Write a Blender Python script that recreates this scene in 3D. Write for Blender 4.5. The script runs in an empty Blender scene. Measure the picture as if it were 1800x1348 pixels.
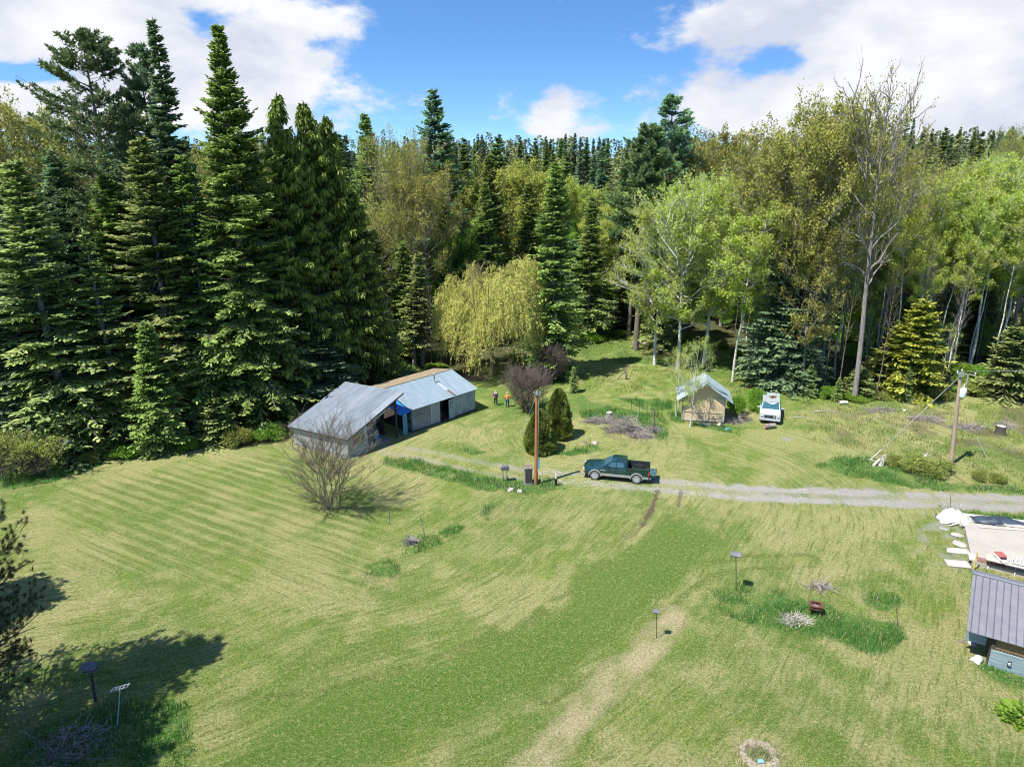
import bpy, math, random
import numpy as np
from mathutils import Vector, Matrix
R = math.radians
random.seed(5)
scene = bpy.context.scene
COL = scene.collection

# ------------------------------------------------------------------ camera
CAM_H, TILT, FPX = 25.0, R(17.9), 1249.0
cam_d = bpy.data.cameras.new('camera'); cam = bpy.data.objects.new('camera', cam_d); COL.objects.link(cam)
cam_d.sensor_width = 36; cam_d.lens = 36*FPX/1800; cam_d.clip_end = 4000; cam_d.clip_start = .5
cam.location = (0, 0, CAM_H); cam.rotation_euler = (R(90)-TILT, 0, 0)
scene.camera = cam
scene.cycles.max_bounces = 5; scene.cycles.diffuse_bounces = 3; scene.cycles.glossy_bounces = 2; scene.cycles.transmission_bounces = 3
scene.cycles.filter_width = 1.0
# ------------------------------------------------------------------ exposure, sun, sky
scene.view_settings.view_transform = 'Standard'; scene.view_settings.look = 'None'
scene.view_settings.exposure = 0.98; scene.view_settings.gamma = 1.0
try: scene.view_settings.use_curve_mapping = False
except Exception: pass
SUN_EL, SUN_AZ = R(60), R(180+56)
sd = bpy.data.lights.new('sun', 'SUN'); sun = bpy.data.objects.new('sun', sd); COL.objects.link(sun)
sd.energy = 5.0; sd.angle = R(0.53); sd.color = (1.0, .955, .88)
tosun = Vector((math.sin(SUN_AZ)*math.cos(SUN_EL), math.cos(SUN_AZ)*math.cos(SUN_EL), math.sin(SUN_EL)))
sun.rotation_euler = tosun.to_track_quat('Z', 'Y').to_euler(); sun.location = (-60, -40, 90)

W = bpy.data.worlds.new('World'); scene.world = W; W.use_nodes = True
nt = W.node_tree; nt.nodes.clear()
def wn(t, **k):
    n = nt.nodes.new(t)
    for a, b in k.items(): setattr(n, a, b)
    return n
def wmath(op, a, b=None, c=None):
    n = wn('ShaderNodeMath', operation=op)
    for i, v in enumerate((a, b, c)):
        if v is None: continue
        if isinstance(v, (int, float)): n.inputs[i].default_value = v
        else: nt.links.new(v, n.inputs[i])
    return n.outputs[0]
tc = wn('ShaderNodeTexCoord'); sep = wn('ShaderNodeSeparateXYZ'); nt.links.new(tc.outputs['Generated'], sep.inputs[0])
az = wmath('ARCTAN2', sep.outputs[0], sep.outputs[1]); el = wmath('ARCSINE', sep.outputs[2])
# the sky texture, sampled somewhat higher than the true elevation (clear, dry spring air)
elz = wmath('ADD', wmath('MULTIPLY', wmath('MAXIMUM', sep.outputs[2], 0.0), 1.9), .13)
cx = wn('ShaderNodeCombineXYZ'); nt.links.new(sep.outputs[0], cx.inputs[0]); nt.links.new(sep.outputs[1], cx.inputs[1]); nt.links.new(elz, cx.inputs[2])
nrm = wn('ShaderNodeVectorMath', operation='NORMALIZE'); nt.links.new(cx.outputs[0], nrm.inputs[0])
sky = wn('ShaderNodeTexSky', sky_type='NISHITA'); sky.sun_disc = False; sky.sun_elevation = SUN_EL; sky.sun_rotation = SUN_AZ
sky.altitude = 900; sky.air_density = 1.0; sky.dust_density = .25; sky.ozone_density = 2.6
nt.links.new(nrm.outputs[0], sky.inputs[0])
ac = wn('ShaderNodeCombineXYZ'); nt.links.new(wmath('MULTIPLY', az, 1.0), ac.inputs[0]); nt.links.new(wmath('MULTIPLY', el, 1.9), ac.inputs[1])
def wnoise(scale, det, rough, off=0.0, dist=0.0):
    m = wn('ShaderNodeMapping'); m.inputs['Location'].default_value = (off, off*.7, off*1.3); nt.links.new(ac.outputs[0], m.inputs[0])
    n = wn('ShaderNodeTexNoise'); n.inputs['Scale'].default_value = scale; n.inputs['Detail'].default_value = det
    n.inputs['Roughness'].default_value = rough; n.inputs['Distortion'].default_value = dist; nt.links.new(m.outputs[0], n.inputs['Vector'])
    return n.outputs[0]
n1 = wnoise(5.0, 9, .62, 3.1, .25); n2 = wnoise(17, 7, .6, 7.7)
def azel(px, py):
    x = (px-900)/FPX; y = (674-py)/FPX; c, s = math.cos(TILT), math.sin(TILT)
    d = np.array([x, c+y*s, -s+y*c]); d /= np.linalg.norm(d)
    return math.atan2(d[0], d[1]), math.asin(d[2])
blobs = [(-60,10,210,90,1.0),(170,30,240,95,1.1),(330,130,170,60,1.0),(440,150,80,60,.9),(60,100,150,60,.9),(360,10,210,28,.55),(470,30,90,20,.3),
         (985,232,70,20,.66),(950,185,80,50,.40),(1560,40,260,95,1.1),(1780,110,240,110,1.1),(1480,170,210,60,.9),(1700,215,260,60,.8),(1300,190,70,28,.6),(1310,140,50,14,.5),
         (1330,40,90,30,.7),(110,170,200,40,.4),(560,60,70,14,.18),(1100,150,300,60,.10),(700,210,260,30,.16),(2100,60,300,140,1),(-350,60,300,120,1),(1345,110,62,30,-.62),(1390,95,40,22,-.3),(358,38,40,26,-.6),(60,130,110,16,-.45),(620,20,60,20,.2),(985,175,28,40,.22),(25,128,70,12,-.5)]
acc = None; neg = None
for (px, py, sx, sy, amp) in blobs:
    a0, e0 = azel(px, py)
    dx = wmath('DIVIDE', wmath('SUBTRACT', az, a0), sx/FPX*.9); dy = wmath('DIVIDE', wmath('SUBTRACT', el, e0), sy/FPX*.93)
    r2 = wmath('ADD', wmath('MULTIPLY', dx, dx), wmath('MULTIPLY', dy, dy))
    gk = wmath('MULTIPLY', wmath('EXPONENT', wmath('MULTIPLY', r2, -.8)), amp)
    if amp < 0: neg = gk if neg is None else wmath('ADD', neg, gk)
    else: acc = gk if acc is None else wmath('ADD', acc, gk)
acc = wmath('ADD', wmath('MINIMUM', acc, 1.05), neg)
hi = wmath('MULTIPLY', wmath('GREATER_THAN', el, .30), .30)      # broken cloud over the rest of the sky
raw = wmath('ADD', wmath('ADD', acc, hi), wmath('ADD', wmath('MULTIPLY', wmath('SUBTRACT', n1, .5), 1.55), wmath('MULTIPLY', wmath('SUBTRACT', n2, .5), 1.15)))
mr = wn('ShaderNodeMapRange', interpolation_type='SMOOTHSTEP'); nt.links.new(raw, mr.inputs['Value'])
mr.inputs['From Min'].default_value = .30; mr.inputs['From Max'].default_value = .74
n3 = wnoise(6.5, 6, .55, 1.7, .1)
cr = wn('ShaderNodeValToRGB'); nt.links.new(n3, cr.inputs[0])
cr.color_ramp.elements[0].position = .36; cr.color_ramp.elements[0].color = (3.2, 3.45, 4.15, 1)
cr.color_ramp.elements[1].position = .60; cr.color_ramp.elements[1].color = (4.7, 4.75, 4.9, 1)
hs = wn('ShaderNodeHueSaturation'); hs.inputs['Saturation'].default_value = 1.2; hs.inputs['Value'].default_value = 1.2; nt.links.new(sky.outputs[0], hs.inputs['Color'])
mx = wn('ShaderNodeMix', data_type='RGBA'); nt.links.new(mr.outputs[0], mx.inputs['Factor']); nt.links.new(hs.outputs[0], mx.inputs['A']); gain = wn('ShaderNodeMapRange', interpolation_type='SMOOTHSTEP'); nt.links.new(el, gain.inputs['Value'])     # high cloud nearer the sun is brighter
for k_, v_ in (('From Min', .28), ('From Max', .7), ('To Min', 1.0), ('To Max', 1.0)): gain.inputs[k_].default_value = v_
vs = wn('ShaderNodeVectorMath', operation='SCALE'); nt.links.new(cr.outputs[0], vs.inputs[0]); nt.links.new(gain.outputs[0], vs.inputs['Scale']); nt.links.new(vs.outputs[0], mx.inputs['B'])
bg = wn('ShaderNodeBackground'); bg.inputs['Strength'].default_value = .105; nt.links.new(mx.outputs['Result'], bg.inputs[0])
wo = wn('ShaderNodeOutputWorld'); nt.links.new(bg.outputs[0], wo.inputs[0])

# ------------------------------------------------------------------ helpers
def ray(px, py):
    x = (px-900)/FPX; y = (674-py)/FPX; c, s = math.cos(TILT), math.sin(TILT)
    return np.array([x, c+y*s, -s+y*c])
def G(px, py, z=0.0):                      # where a photo point meets the level z
    d = ray(px, py); return d*((z-CAM_H)/d[2]) + np.array([0, 0, CAM_H])
def T(px, py, Y):                          # the point of that sight line at depth Y
    d = ray(px, py); return d*(Y/d[1]) + np.array([0, 0, CAM_H])
def sstep(a, b, x):
    t = np.clip((x-a)/(b-a), 0, 1); return t*t*(3-2*t)
def hill(x, y):
    x = np.asarray(x, float); y = np.asarray(y, float)
    return 10*sstep(110, 330, y) + 5*sstep(150, 330, y)*sstep(40, 200, x)
_tabs = {}
def vnoise(x, y, s, seed=0):
    if seed not in _tabs: _tabs[seed] = np.random.RandomState(seed+99).rand(256, 256)
    t = _tabs[seed]; X = np.asarray(x)/s; Y = np.asarray(y)/s
    i = np.floor(X).astype(int); j = np.floor(Y).astype(int); f = X-i; g = Y-j; f = f*f*(3-2*f); g = g*g*(3-2*g)
    a = t[i % 256, j % 256]; b = t[(i+1) % 256, j % 256]; c = t[i % 256, (j+1) % 256]; d = t[(i+1) % 256, (j+1) % 256]
    return (a*(1-f)+b*f)*(1-g)+(c*(1-f)+d*f)*g
def fbm(x, y, s, seed=0, o=4):
    r = 0; w = 0
    for k in range(o): r = r+vnoise(x, y, s/2**k, seed+k)*.5**k; w += .5**k
    return r/w
def rot(a):
    c, s = math.cos(a), math.sin(a); return np.array([[c, -s, 0], [s, c, 0], [0, 0, 1.0]])
class MB:
    """collects verts, faces and one tint value per vertex, then links them as one mesh object"""
    def __init__(s): s.V = []; s.F = []; s.v = []; s.n = 0; s.mi = []
    def add(s, V, F, v=.5, mi=0):
        V = np.asarray(V, float).reshape(-1, 3); F = np.asarray(F, int)
        s.V.append(V); s.F.append(F+s.n); s.n += len(V)
        s.v.append(np.broadcast_to(np.asarray(v, float), (len(V),)).copy()); s.mi.append(np.full(len(F), mi, int)); return s
    def box(s, c, d, rz=0, rx=0, ry=0, v=.5, taper=None, mi=0):
        x, y, z = np.asarray(d, float)/2
        P = np.array([[-x,-y,-z],[x,-y,-z],[x,y,-z],[-x,y,-z],[-x,-y,z],[x,-y,z],[x,y,z],[-x,y,z]])
        if taper: P[4:, 0] *= taper[0]; P[4:, 1] *= taper[1]
        M = np.array(Matrix.Rotation(rz, 3, 'Z') @ Matrix.Rotation(ry, 3, 'Y') @ Matrix.Rotation(rx, 3, 'X'))
        return s.add(P @ M.T + np.asarray(c, float), [[0,3,2,1],[4,5,6,7],[0,1,5,4],[1,2,6,5],[2,3,7,6],[3,0,4,7]], v, mi)
    def hexa(s, P, v=.5, mi=0):            # 8 corners: bottom 4, top 4
        return s.add(P, [[0,3,2,1],[4,5,6,7],[0,1,5,4],[1,2,6,5],[2,3,7,6],[3,0,4,7]], v, mi)
    def slab(s, P, t, v=.5, mi=0):         # quad P (4 corners) thickened downwards
        P = np.asarray(P, float); Q = P.copy(); Q[:, 2] -= t
        return s.hexa(np.vstack([Q, P]), v, mi)
    def bar(s, a, b, w=.04, h=None, v=.5, mi=0):
        a = np.asarray(a, float); b = np.asarray(b, float); h = h or w
        d = b-a; L = np.linalg.norm(d); d = d/L; up = np.array([0,0,1.0]) if abs(d[2]) < .95 else np.array([1.0,0,0])
        sd_ = np.cross(d, up); sd_ /= np.linalg.norm(sd_); u2 = np.cross(sd_, d)
        P = [p + i*sd_*w/2 + j*u2*h/2 for p in (a, b) for i, j in ((-1,-1),(1,-1),(1,1),(-1,1))]
        return s.add(P, [[0,1,2,3],[7,6,5,4],[0,4,5,1],[1,5,6,2],[2,6,7,3],[3,7,4,0]], v, mi)
    def tube(s, pts, r, n=8, v=.5, mi=0, cap=True):
        pts = np.asarray(pts, float); K = len(pts); r = np.broadcast_to(np.asarray(r, float), (K,))
        s.tubes(pts[None], r[None], n, v, mi)
        if cap:
            for e, sg in ((0, 1), (K-1, -1)):
                ring = s.V[-1][-K*n:].reshape(K, n, 3)[e] if False else s._last[e]
                c = ring.mean(0); P = np.vstack([ring, c]); F = [[(i+1) % n, i, n] if sg > 0 else [i, (i+1) % n, n] for i in range(n)]
                s.add(P, [f+[f[2]] for f in F] if False else F, v, mi)
        return s
    def tubes(s, P, Rr, n=4, v=.5, mi=0):
        N, K, _ = P.shape
        Tn = np.gradient(P, axis=1) if K > 2 else np.repeat(P[:, 1:]-P[:, :1], 2, 1)
        Tn = Tn/(np.linalg.norm(Tn, axis=2, keepdims=True)+1e-9)
        mean = Tn.mean(1, keepdims=True); ref = np.where(np.abs(mean[..., 2:3]) > .9, np.array([1.0, 0, 0]), np.array([0, 0, 1.0]))
        A = np.cross(Tn, ref); A /= np.linalg.norm(A, axis=2, keepdims=True)+1e-9; B = np.cross(Tn, A)
        th = np.arange(n)/n*2*np.pi
        V = P[:, :, None] + (A[:, :, None]*np.cos(th)[:, None] + B[:, :, None]*np.sin(th)[:, None])*Rr[:, :, None, None]
        idx = np.arange(N*K*n).reshape(N, K, n); nx = np.roll(idx, -1, 2)
        F = np.stack([idx[:, :-1], nx[:, :-1], nx[:, 1:], idx[:, 1:]], -1).reshape(-1, 4)
        s._last = V[0]
        vv = np.broadcast_to(np.asarray(v, float).reshape(-1, 1, 1) if np.ndim(v) else np.asarray(v, float), (N, K, n)).reshape(-1)
        return s.add(V.reshape(-1, 3), F, vv, mi)
    def leaves(s, P, D, Nn, L, Wd, v):     # diamond leaf faces
        D = D/(np.linalg.norm(D, axis=1, keepdims=True)+1e-9); S = np.cross(D, Nn); S /= np.linalg.norm(S, axis=1, keepdims=True)+1e-9
        L = np.broadcast_to(L, (len(P),))[:, None]; Wd = np.broadcast_to(Wd, (len(P),))[:, None]
        V = np.stack([P, P+D*L*.45+S*Wd*.5, P+D*L, P+D*L*.45-S*Wd*.5], 1)
        F = np.arange(len(P)*4).reshape(-1, 4)
        return s.add(V.reshape(-1, 3), F, np.repeat(np.broadcast_to(v, (len(P),)), 4))
    def lathe(s, prof, c=(0, 0, 0), n=12, v=.5, axis='z', mi=0):
        prof = np.asarray(prof, float); th = np.arange(n)/n*2*np.pi; K = len(prof)
        V = np.stack([prof[:, 0:1]*np.cos(th), prof[:, 0:1]*np.sin(th), np.repeat(prof[:, 1:2], n, 1)], -1)
        if axis == 'y': V = V[..., [0, 2, 1]]
        if axis == 'x': V = V[..., [2, 0, 1]]
        idx = np.arange(K*n).reshape(K, n); nx = np.roll(idx, -1, 1)
        F = np.stack([idx[:-1], nx[:-1], nx[1:], idx[1:]], -1).reshape(-1, 4)
        return s.add(V.reshape(-1, 3)+np.asarray(c, float), F, v, mi)
    def prism(s, poly, y0, y1, v=.5, mi=0, y1scale=None):   # poly in x,z; extruded in y
        P = np.asarray(poly, float); n = len(P)
        a = np.column_stack([P[:, 0], np.full(n, y0), P[:, 1]]); b = np.column_stack([P[:, 0], np.full(n, y1), P[:, 1]])
        s.add(np.vstack([a, b]), [[i, (i+1) % n, n+(i+1) % n, n+i] for i in range(n)], v, mi)
        s.add(a, [list(range(n))], v, mi); s.add(b, [list(range(n))[::-1]], v, mi); return s
    def mesh(s, name, mats, smooth=False):
        me = bpy.data.meshes.new(name); V = np.concatenate(s.V); me.vertices.add(len(V)); me.vertices.foreach_set('co', V.astype(np.float32).ravel())
        tot = np.concatenate([np.full(len(f), f.shape[1]) for f in s.F]); lv = np.concatenate([f.ravel() for f in s.F])
        me.loops.add(len(lv)); me.loops.foreach_set('vertex_index', lv.astype(np.int32))
        me.polygons.add(len(tot)); st = np.concatenate([[0], np.cumsum(tot)[:-1]])
        me.polygons.foreach_set('loop_start', st.astype(np.int32)); me.polygons.foreach_set('loop_total', tot.astype(np.int32))
        if not isinstance(mats, (list, tuple)): mats = [mats]
        for m in mats: me.materials.append(m)
        me.polygons.foreach_set('material_index', np.concatenate(s.mi).astype(np.int32))
        me.polygons.foreach_set('use_smooth', np.full(len(tot), smooth))
        at = me.attributes.new('tint', 'FLOAT', 'POINT'); at.data.foreach_set('value', np.concatenate(s.v).astype(np.float32))
        me.update(calc_edges=True); me.validate(); return me
    def build(s, name, mats, parent=None, smooth=False, loc=None):
        o = bpy.data.objects.new(name, s.mesh(name, mats, smooth)); COL.objects.link(o)
        if parent is not None: o.parent = parent
        if loc is not None: o.location = loc
        return o
def tag(o, label=None, cat=None, group=None, kind=None):
    if label: o['label'] = label
    if cat: o['category'] = cat
    if group: o['group'] = group
    if kind: o['kind'] = kind
    return o
def thing(name, label, cat, loc=(0, 0, 0), rz=0, group=None):
    o = bpy.data.objects.new(name, None); COL.objects.link(o); o.location = loc; o.rotation_euler = (0, 0, rz); o.empty_display_size = .3
    return tag(o, label, cat, group)
# materials
def mat(name, c1, c2=None, scale=3.0, rough=.8, metal=0.0, bump=0.0, detail=4, tint=None, coords='Object', stretch=None, spec=.3, lo=.35, hi=.65):
    m = bpy.data.materials.new(name); m.use_nodes = True; n = m.node_tree; b = n.nodes['Principled BSDF']
    b.inputs['Roughness'].default_value = rough; b.inputs['Metallic'].default_value = metal; b.inputs['Specular IOR Level'].default_value = spec
    if c2 is None: c2 = tuple(c*.75 for c in c1)
    t = n.nodes.new('ShaderNodeTexCoord'); src = t.outputs[coords]
    if stretch:
        mp = n.nodes.new('ShaderNodeMapping'); mp.inputs['Scale'].default_value = stretch; n.links.new(src, mp.inputs[0]); src = mp.outputs[0]
    nz = n.nodes.new('ShaderNodeTexNoise'); nz.inputs['Scale'].default_value = scale; nz.inputs['Detail'].default_value = detail; nz.inputs['Roughness'].default_value = .65
    n.links.new(src, nz.inputs['Vector'])
    r = n.nodes.new('ShaderNodeValToRGB'); n.links.new(nz.outputs[0], r.inputs[0])
    r.color_ramp.elements[0].position = lo; r.color_ramp.elements[0].color = (*c1, 1); r.color_ramp.elements[1].position = hi; r.color_ramp.elements[1].color = (*c2, 1)
    col = r.outputs[0]
    if tint:                                 # per-vertex tint: mixes towards a third colour
        a = n.nodes.new('ShaderNodeAttribute'); a.attribute_name = 'tint'; x = n.nodes.new('ShaderNodeMix'); x.data_type = 'RGBA'
        n.links.new(a.outputs['Fac'], x.inputs['Factor']); n.links.new(col, x.inputs['A']); x.inputs['B'].default_value = (*tint, 1); col = x.outputs['Result']
    n.links.new(col, b.inputs['Base Color'])
    if bump:
        bp = n.nodes.new('ShaderNodeBump'); bp.inputs['Strength'].default_value = bump; bp.inputs['Distance'].default_value = .05; n.links.new(nz.outputs[0], bp.inputs['Height']); n.links.new(bp.outputs[0], b.inputs['Normal'])
    return m
def leafmat(name, dark, light, transl=.35, rnd=.25, rough=.55):
    m = bpy.data.materials.new(name); m.use_nodes = True; n = m.node_tree; b = n.nodes['Principled BSDF']; out = n.nodes['Material Output']
    b.inputs['Roughness'].default_value = rough; b.inputs['Specular IOR Level'].default_value = .25
    a = n.nodes.new('ShaderNodeAttribute'); a.attribute_name = 'tint'
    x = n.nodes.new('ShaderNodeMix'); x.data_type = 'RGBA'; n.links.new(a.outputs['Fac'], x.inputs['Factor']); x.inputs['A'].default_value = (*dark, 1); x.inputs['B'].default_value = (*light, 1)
    oi = n.nodes.new('ShaderNodeObjectInfo'); h = n.nodes.new('ShaderNodeHueSaturation')
    def mm(s_, o_):
        q = n.nodes.new('ShaderNodeMath'); q.operation = 'MULTIPLY_ADD'; n.links.new(oi.outputs['Random'], q.inputs[0]); q.inputs[1].default_value = s_; q.inputs[2].default_value = o_; return q.outputs[0]
    n.links.new(mm(rnd*2, 1-rnd), h.inputs['Value']); n.links.new(mm(.028, .490), h.inputs['Hue']); n.links.new(x.outputs['Result'], h.inputs['Color'])
    n.links.new(h.outputs[0], b.inputs['Base Color'])
    t = n.nodes.new('ShaderNodeBsdfTranslucent'); n.links.new(h.outputs[0], t.inputs[0])
    ms = n.nodes.new('ShaderNodeMixShader'); ms.inputs[0].default_value = transl; n.links.new(b.outputs[0], ms.inputs[1]); n.links.new(t.outputs[0], ms.inputs[2]); n.links.new(ms.outputs[0], out.inputs[0])
    return m

# ------------------------------------------------------------------ ground
def in_poly(x, y, P):
    ins = np.zeros(x.shape, bool); n = len(P); d = np.full(x.shape, 1e9)
    for i in range(n):
        x1, y1 = P[i]; x2, y2 = P[(i+1) % n]
        if y1 != y2:
            c = ((y1 > y) != (y2 > y)) & (x < (x2-x1)*(y-y1)/(y2-y1)+x1); ins ^= c
        d = np.minimum(d, seg(x, y, x1, y1, x2, y2))
    return np.where(ins, d, -d)
def seg(x, y, x1, y1, x2, y2):
    L = (x2-x1)**2+(y2-y1)**2; t = np.clip(((x-x1)*(x2-x1)+(y-y1)*(y2-y1))/(L+1e-9), 0, 1)
    return np.hypot(x-x1-t*(x2-x1), y-y1-t*(y2-y1))
def pxl(*pts): return [tuple(G(*p)[:2]) for p in pts]
def pline(x, y, P):
    d = np.full(x.shape, 1e9)
    for a, b in zip(P[:-1], P[1:]): d = np.minimum(d, seg(x, y, *a, *b))
    return d
LUSH = {  # tall fresh grass left unmown
 'bank': pxl((680,808),(720,806),(790,822),(850,838),(905,845),(960,838),(990,858),(930,868),(860,862),(800,846),(730,830),(685,818)),
 'bed': pxl((1258,1040),(1300,1028),(1350,1040),(1400,1052),(1450,1058),(1500,1085),(1575,1098),(1580,1115),(1560,1145),(1530,1152),(1450,1120),(1380,1110),(1320,1092),(1275,1078)),
 'bed2': pxl((1530,1040),(1570,1042),(1578,1062),(1555,1070),(1530,1062)),
 'tuft1': pxl((712,950),(760,942),(780,955),(745,970),(712,972)),
 'tuft2': pxl((645,995),(680,982),(705,1000),(690,1012),(650,1008)),
 'tuft3': pxl((775,935),(805,920),(812,926),(785,945)),
 'ringl': pxl((845,905),(855,890),(868,888),(860,898),(855,912)),
 'brushring': pxl((1020,725),(1060,715),(1110,722),(1160,730),(1175,745),(1175,768),(1160,775),(1145,760),(1120,745),(1060,735),(1030,738)),
 'mead': pxl((1090,700),(1180,705),(1185,720),(1140,722)),
 'rightb': pxl((1480,800),(1560,812),(1660,850),(1800,858),(1800,868),(1640,862),(1500,838),(1430,820)),
 'shedl': pxl((1175,712),(1200,730),(1200,742),(1180,738)),
 'shedr': pxl((1205,742),(1265,746),(1310,752),(1300,765),(1240,752)),
 'islet': pxl((960,800),(1050,780),(1060,792),(1000,800)),
 'strip': pxl((808,790),(850,792),(862,796),(830,798)),
 'well': pxl((1315,1312),(1350,1310),(1360,1330),(1330,1340),(1315,1328)),
 'slabtop': pxl((1640,893),(1690,898),(1800,908),(1800,915),(1690,904)),
 'cabin': pxl((1715,1165),(1730,1165),(1800,1190),(1800,1206),(1760,1195),(1720,1178)),
 'nearleft': pxl((60,1290),(200,1230),(320,1240),(330,1348),(120,1420),(0,1348)),
 'leftedge': pxl((0,826),(60,835),(130,815),(180,815),(100,845),(0,862)),
}
road = [tuple(G(*p)[:2]) for p in ((690,790),(760,803),(850,822),(940,838),(1050,842),(1150,852),(1300,866),(1500,875),(1800,885),(2200,900))]
trk2 = [tuple(G(*p)[:2]) for p in ((1155,862),(1148,890),(1128,925),(1100,955),(1040,1000),(960,1070))]
trk3 = [tuple(G(*p)[:2]) for p in ((1197,862),(1192,890))]
curve1 = [tuple(G(*p)[:2]) for p in ((-300,1500),(250,1390),(480,1290),(600,1225),(760,1180),(900,1135),(1000,1070),(1100,970),(1160,900),(1200,860))]
dry_line = [tuple(G(*p)[:2]) for p in ((900,1400),(985,1290),(1075,1200),(1165,1115),(1190,1085))]
lush_line = [tuple(G(*p)[:2]) for p in ((500,1330),(640,1260),(830,1200),(1000,1110),(1120,1010),(1200,950))]
loopr = [tuple(G(*p)[:2]) for p in ((1420,985),(1320,988),(1240,1000),(1180,1040),(1120,1100),(1040,1160),(960,1215))]
def ground_layers(x, y):
    w = fbm(x, y, 3.0, 3)-.5; w2 = fbm(x, y, .9, 8)-.5
    wx = x+(fbm(x, y, 2.2, 11)-.5)*1.6; wy = y+(fbm(x, y, 2.2, 15)-.5)*1.6
    lush = np.zeros(x.shape); lbreak = (.25+.95*sstep(.36, .58, fbm(x, y, 1.6, 81)))*(1-.35*(x > 20)*(y > 48))
    for k, P in LUSH.items(): lush = np.maximum(lush, sstep(-.35, .35, in_poly(x, y, P)+w2*.9))
    dry = sstep(.47, .66, fbm(x, y, 4.5, 20))*.95 + sstep(.54, .66, fbm(x*.5+y*.5, (y-x)*1.3, 2.4, 28))*.35
    dl = pline(.4*wx+.6*x, .4*wy+.6*y, dry_line); strip = sstep(1.25, .45, dl+1.1*w2)*np.clip(.75+1.6*w2, .2, 1)
    dry = dry+.6*sstep(.56, .68, fbm(x, y, 1.1, 70))+.5*sstep(.55, .68, fbm(x, y, 2.3, 71))
    ll = pline(wx, wy, lush_line); green = sstep(3.0, 1.5, ll+1.6*w)*1.0; band = green.copy(); dry = dry*(1-.8*green)
    green = np.maximum(green, sstep(.50, .64, fbm(x, y, 7.5, 33))*.85); green = np.maximum(green, sstep(.56, .66, fbm(x, y, 2.8, 35))*.7)
    # mowing stripes: one family round the left lawn, one along the curving tracks
    p0_, p1_ = G(230, 850), G(600, 975); sa = math.atan2(p1_[1]-p0_[1], p1_[0]-p0_[0])
    s1 = -x*math.sin(sa)+y*math.cos(sa)+.35*w; al = x*math.cos(sa)+y*math.sin(sa)
    reg = sstep(0, 5, in_poly(x, y, pxl((60,850),(500,770),(720,900),(660,1080),(350,1060),(60,1010))))
    sh = lambda q: (np.clip(np.sin(q), -.3, 1)+.3)*.9-.45
    st = reg*(sh(s1*2*np.pi/.98)*(.55+.9*sstep(.35, .65, fbm(x, y, 5, 40)))*1.05+.8*(fbm(s1*3.4, al*.3, 1.0, 50)-.5))
    d1 = pline(x+.3*w, y+.3*w, curve1); reg2 = sstep(20, 9, d1)*(1-reg); al2 = (x+y)*.7
    st = st+reg2*(1.25*(fbm(d1*3.0, al2*.3, 1.0, 52)-.5)+.30*sh(d1*2*np.pi/1.1)*sstep(.4, .65, fbm(x, y, 4, 47)))*.8
    dc = np.hypot(x-5.5, y-61.5); reg3 = sstep(12, 9, dc)*sstep(3.5, 5, dc)*sstep(52, 55, y)
    st = st+reg3*(sh(dc*2*np.pi/1.1)*.12+.9*(fbm(dc*3, np.arctan2(y-61.5, x-5.5)*2.2, 1.0, 54)-.5))
    su = np.where(in_poly(x, y, pxl((60,850),(500,770),(720,900),(660,1080),(350,1060),(60,1010))) > 1, s1, np.where(dc < 11, dc, d1)); sv = np.where(dc < 11, np.arctan2(y-61.5, x-5.5)*8, al2)
    dr = pline(x, y, loopr); st = st-.9*sstep(.32, .1, np.abs(dr-.7))*sstep(.3, .5, fbm(x, y, 2, 56))
    st = st-.8*sstep(.5, .1, np.abs(d1-.8))*sstep(.35, .6, fbm(x, y, 3, 55))
    tl_ = pline(x+.15*w2, y+.15*w2, pxl((1165,918),(1100,970),(1010,1035),(900,1100),(740,1165),(560,1215),(400,1235))); st = st-1.5*sstep(.26, .08, tl_)*sstep(.35, .5, fbm(x, y, 1.6, 57))
    rd = pline(x+.35*w2, y+.35*w2, road)
    gl = np.clip((x-8)/16, 0, 1)                                # more gravel to the right
    gravel = (sstep(.6, .15, np.abs(rd-.85)+.7*w2)*(.42+.6*gl) + sstep(1.7, .6, rd+2.0*w2+.8*w)*gl*.6)*np.clip(.55+2.2*(fbm(x, y, 1.3, 85)-.3), .3, 1.2)
    mud = 1.5*sstep(.20, .05, pline(x+.25*w2, y+.25*w2, trk2)+.5*w2)*sstep(42, 46, y)*sstep(54,50,y) + sstep(.2, .05, pline(x+.2*w2, y+.2*w2, trk3)+.3*w2)
    gravel = np.maximum(gravel, sstep(-.6, .4, in_poly(x, y, pxl((1640,905),(1690,905),(1700,960),(1690,1000),(1650,980),(1625,935)))+w*3)*.6*sstep(.45,.6,fbm(x,y,1.2,61)))
    gravel = np.maximum(gravel, sstep(1.0, .2, np.hypot((x-25.6), (y-60.8))+w2)*.6)
    for P in (pxl((1315,755),(1450,760),(1480,790),(1360,800),(1290,780)), pxl((840,893),(905,893),(915,905),(850,915)), pxl((1390,1085),(1440,1080),(1450,1098),(1380,1102)),
              pxl((1285,1300),(1340,1295),(1380,1325),(1365,1348),(1300,1348)), pxl((640,1012),(700,1010),(690,1035),(640,1030)), pxl((1495,1035),(1530,1040),(1525,1065),(1500,1060)),
              pxl((870,845),(925,850),(920,865),(880,862)), pxl((360,1240),(420,1250),(420,1320),(340,1310)), pxl((1070,655),(1125,655),(1115,672),(1060,668)),
              pxl((1060,760),(1160,770),(1150,785),(1070,775)), pxl((1170,685),(1200,690),(1200,720),(1180,715))):
        dry = np.maximum(dry, sstep(-.5, .3, in_poly(x, y, P)+w2*1.5)*.95)
    lush = np.maximum(lush, .55*sstep(.58, .66, fbm(x, y, 5, 66))*sstep(66, 70, y))
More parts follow.
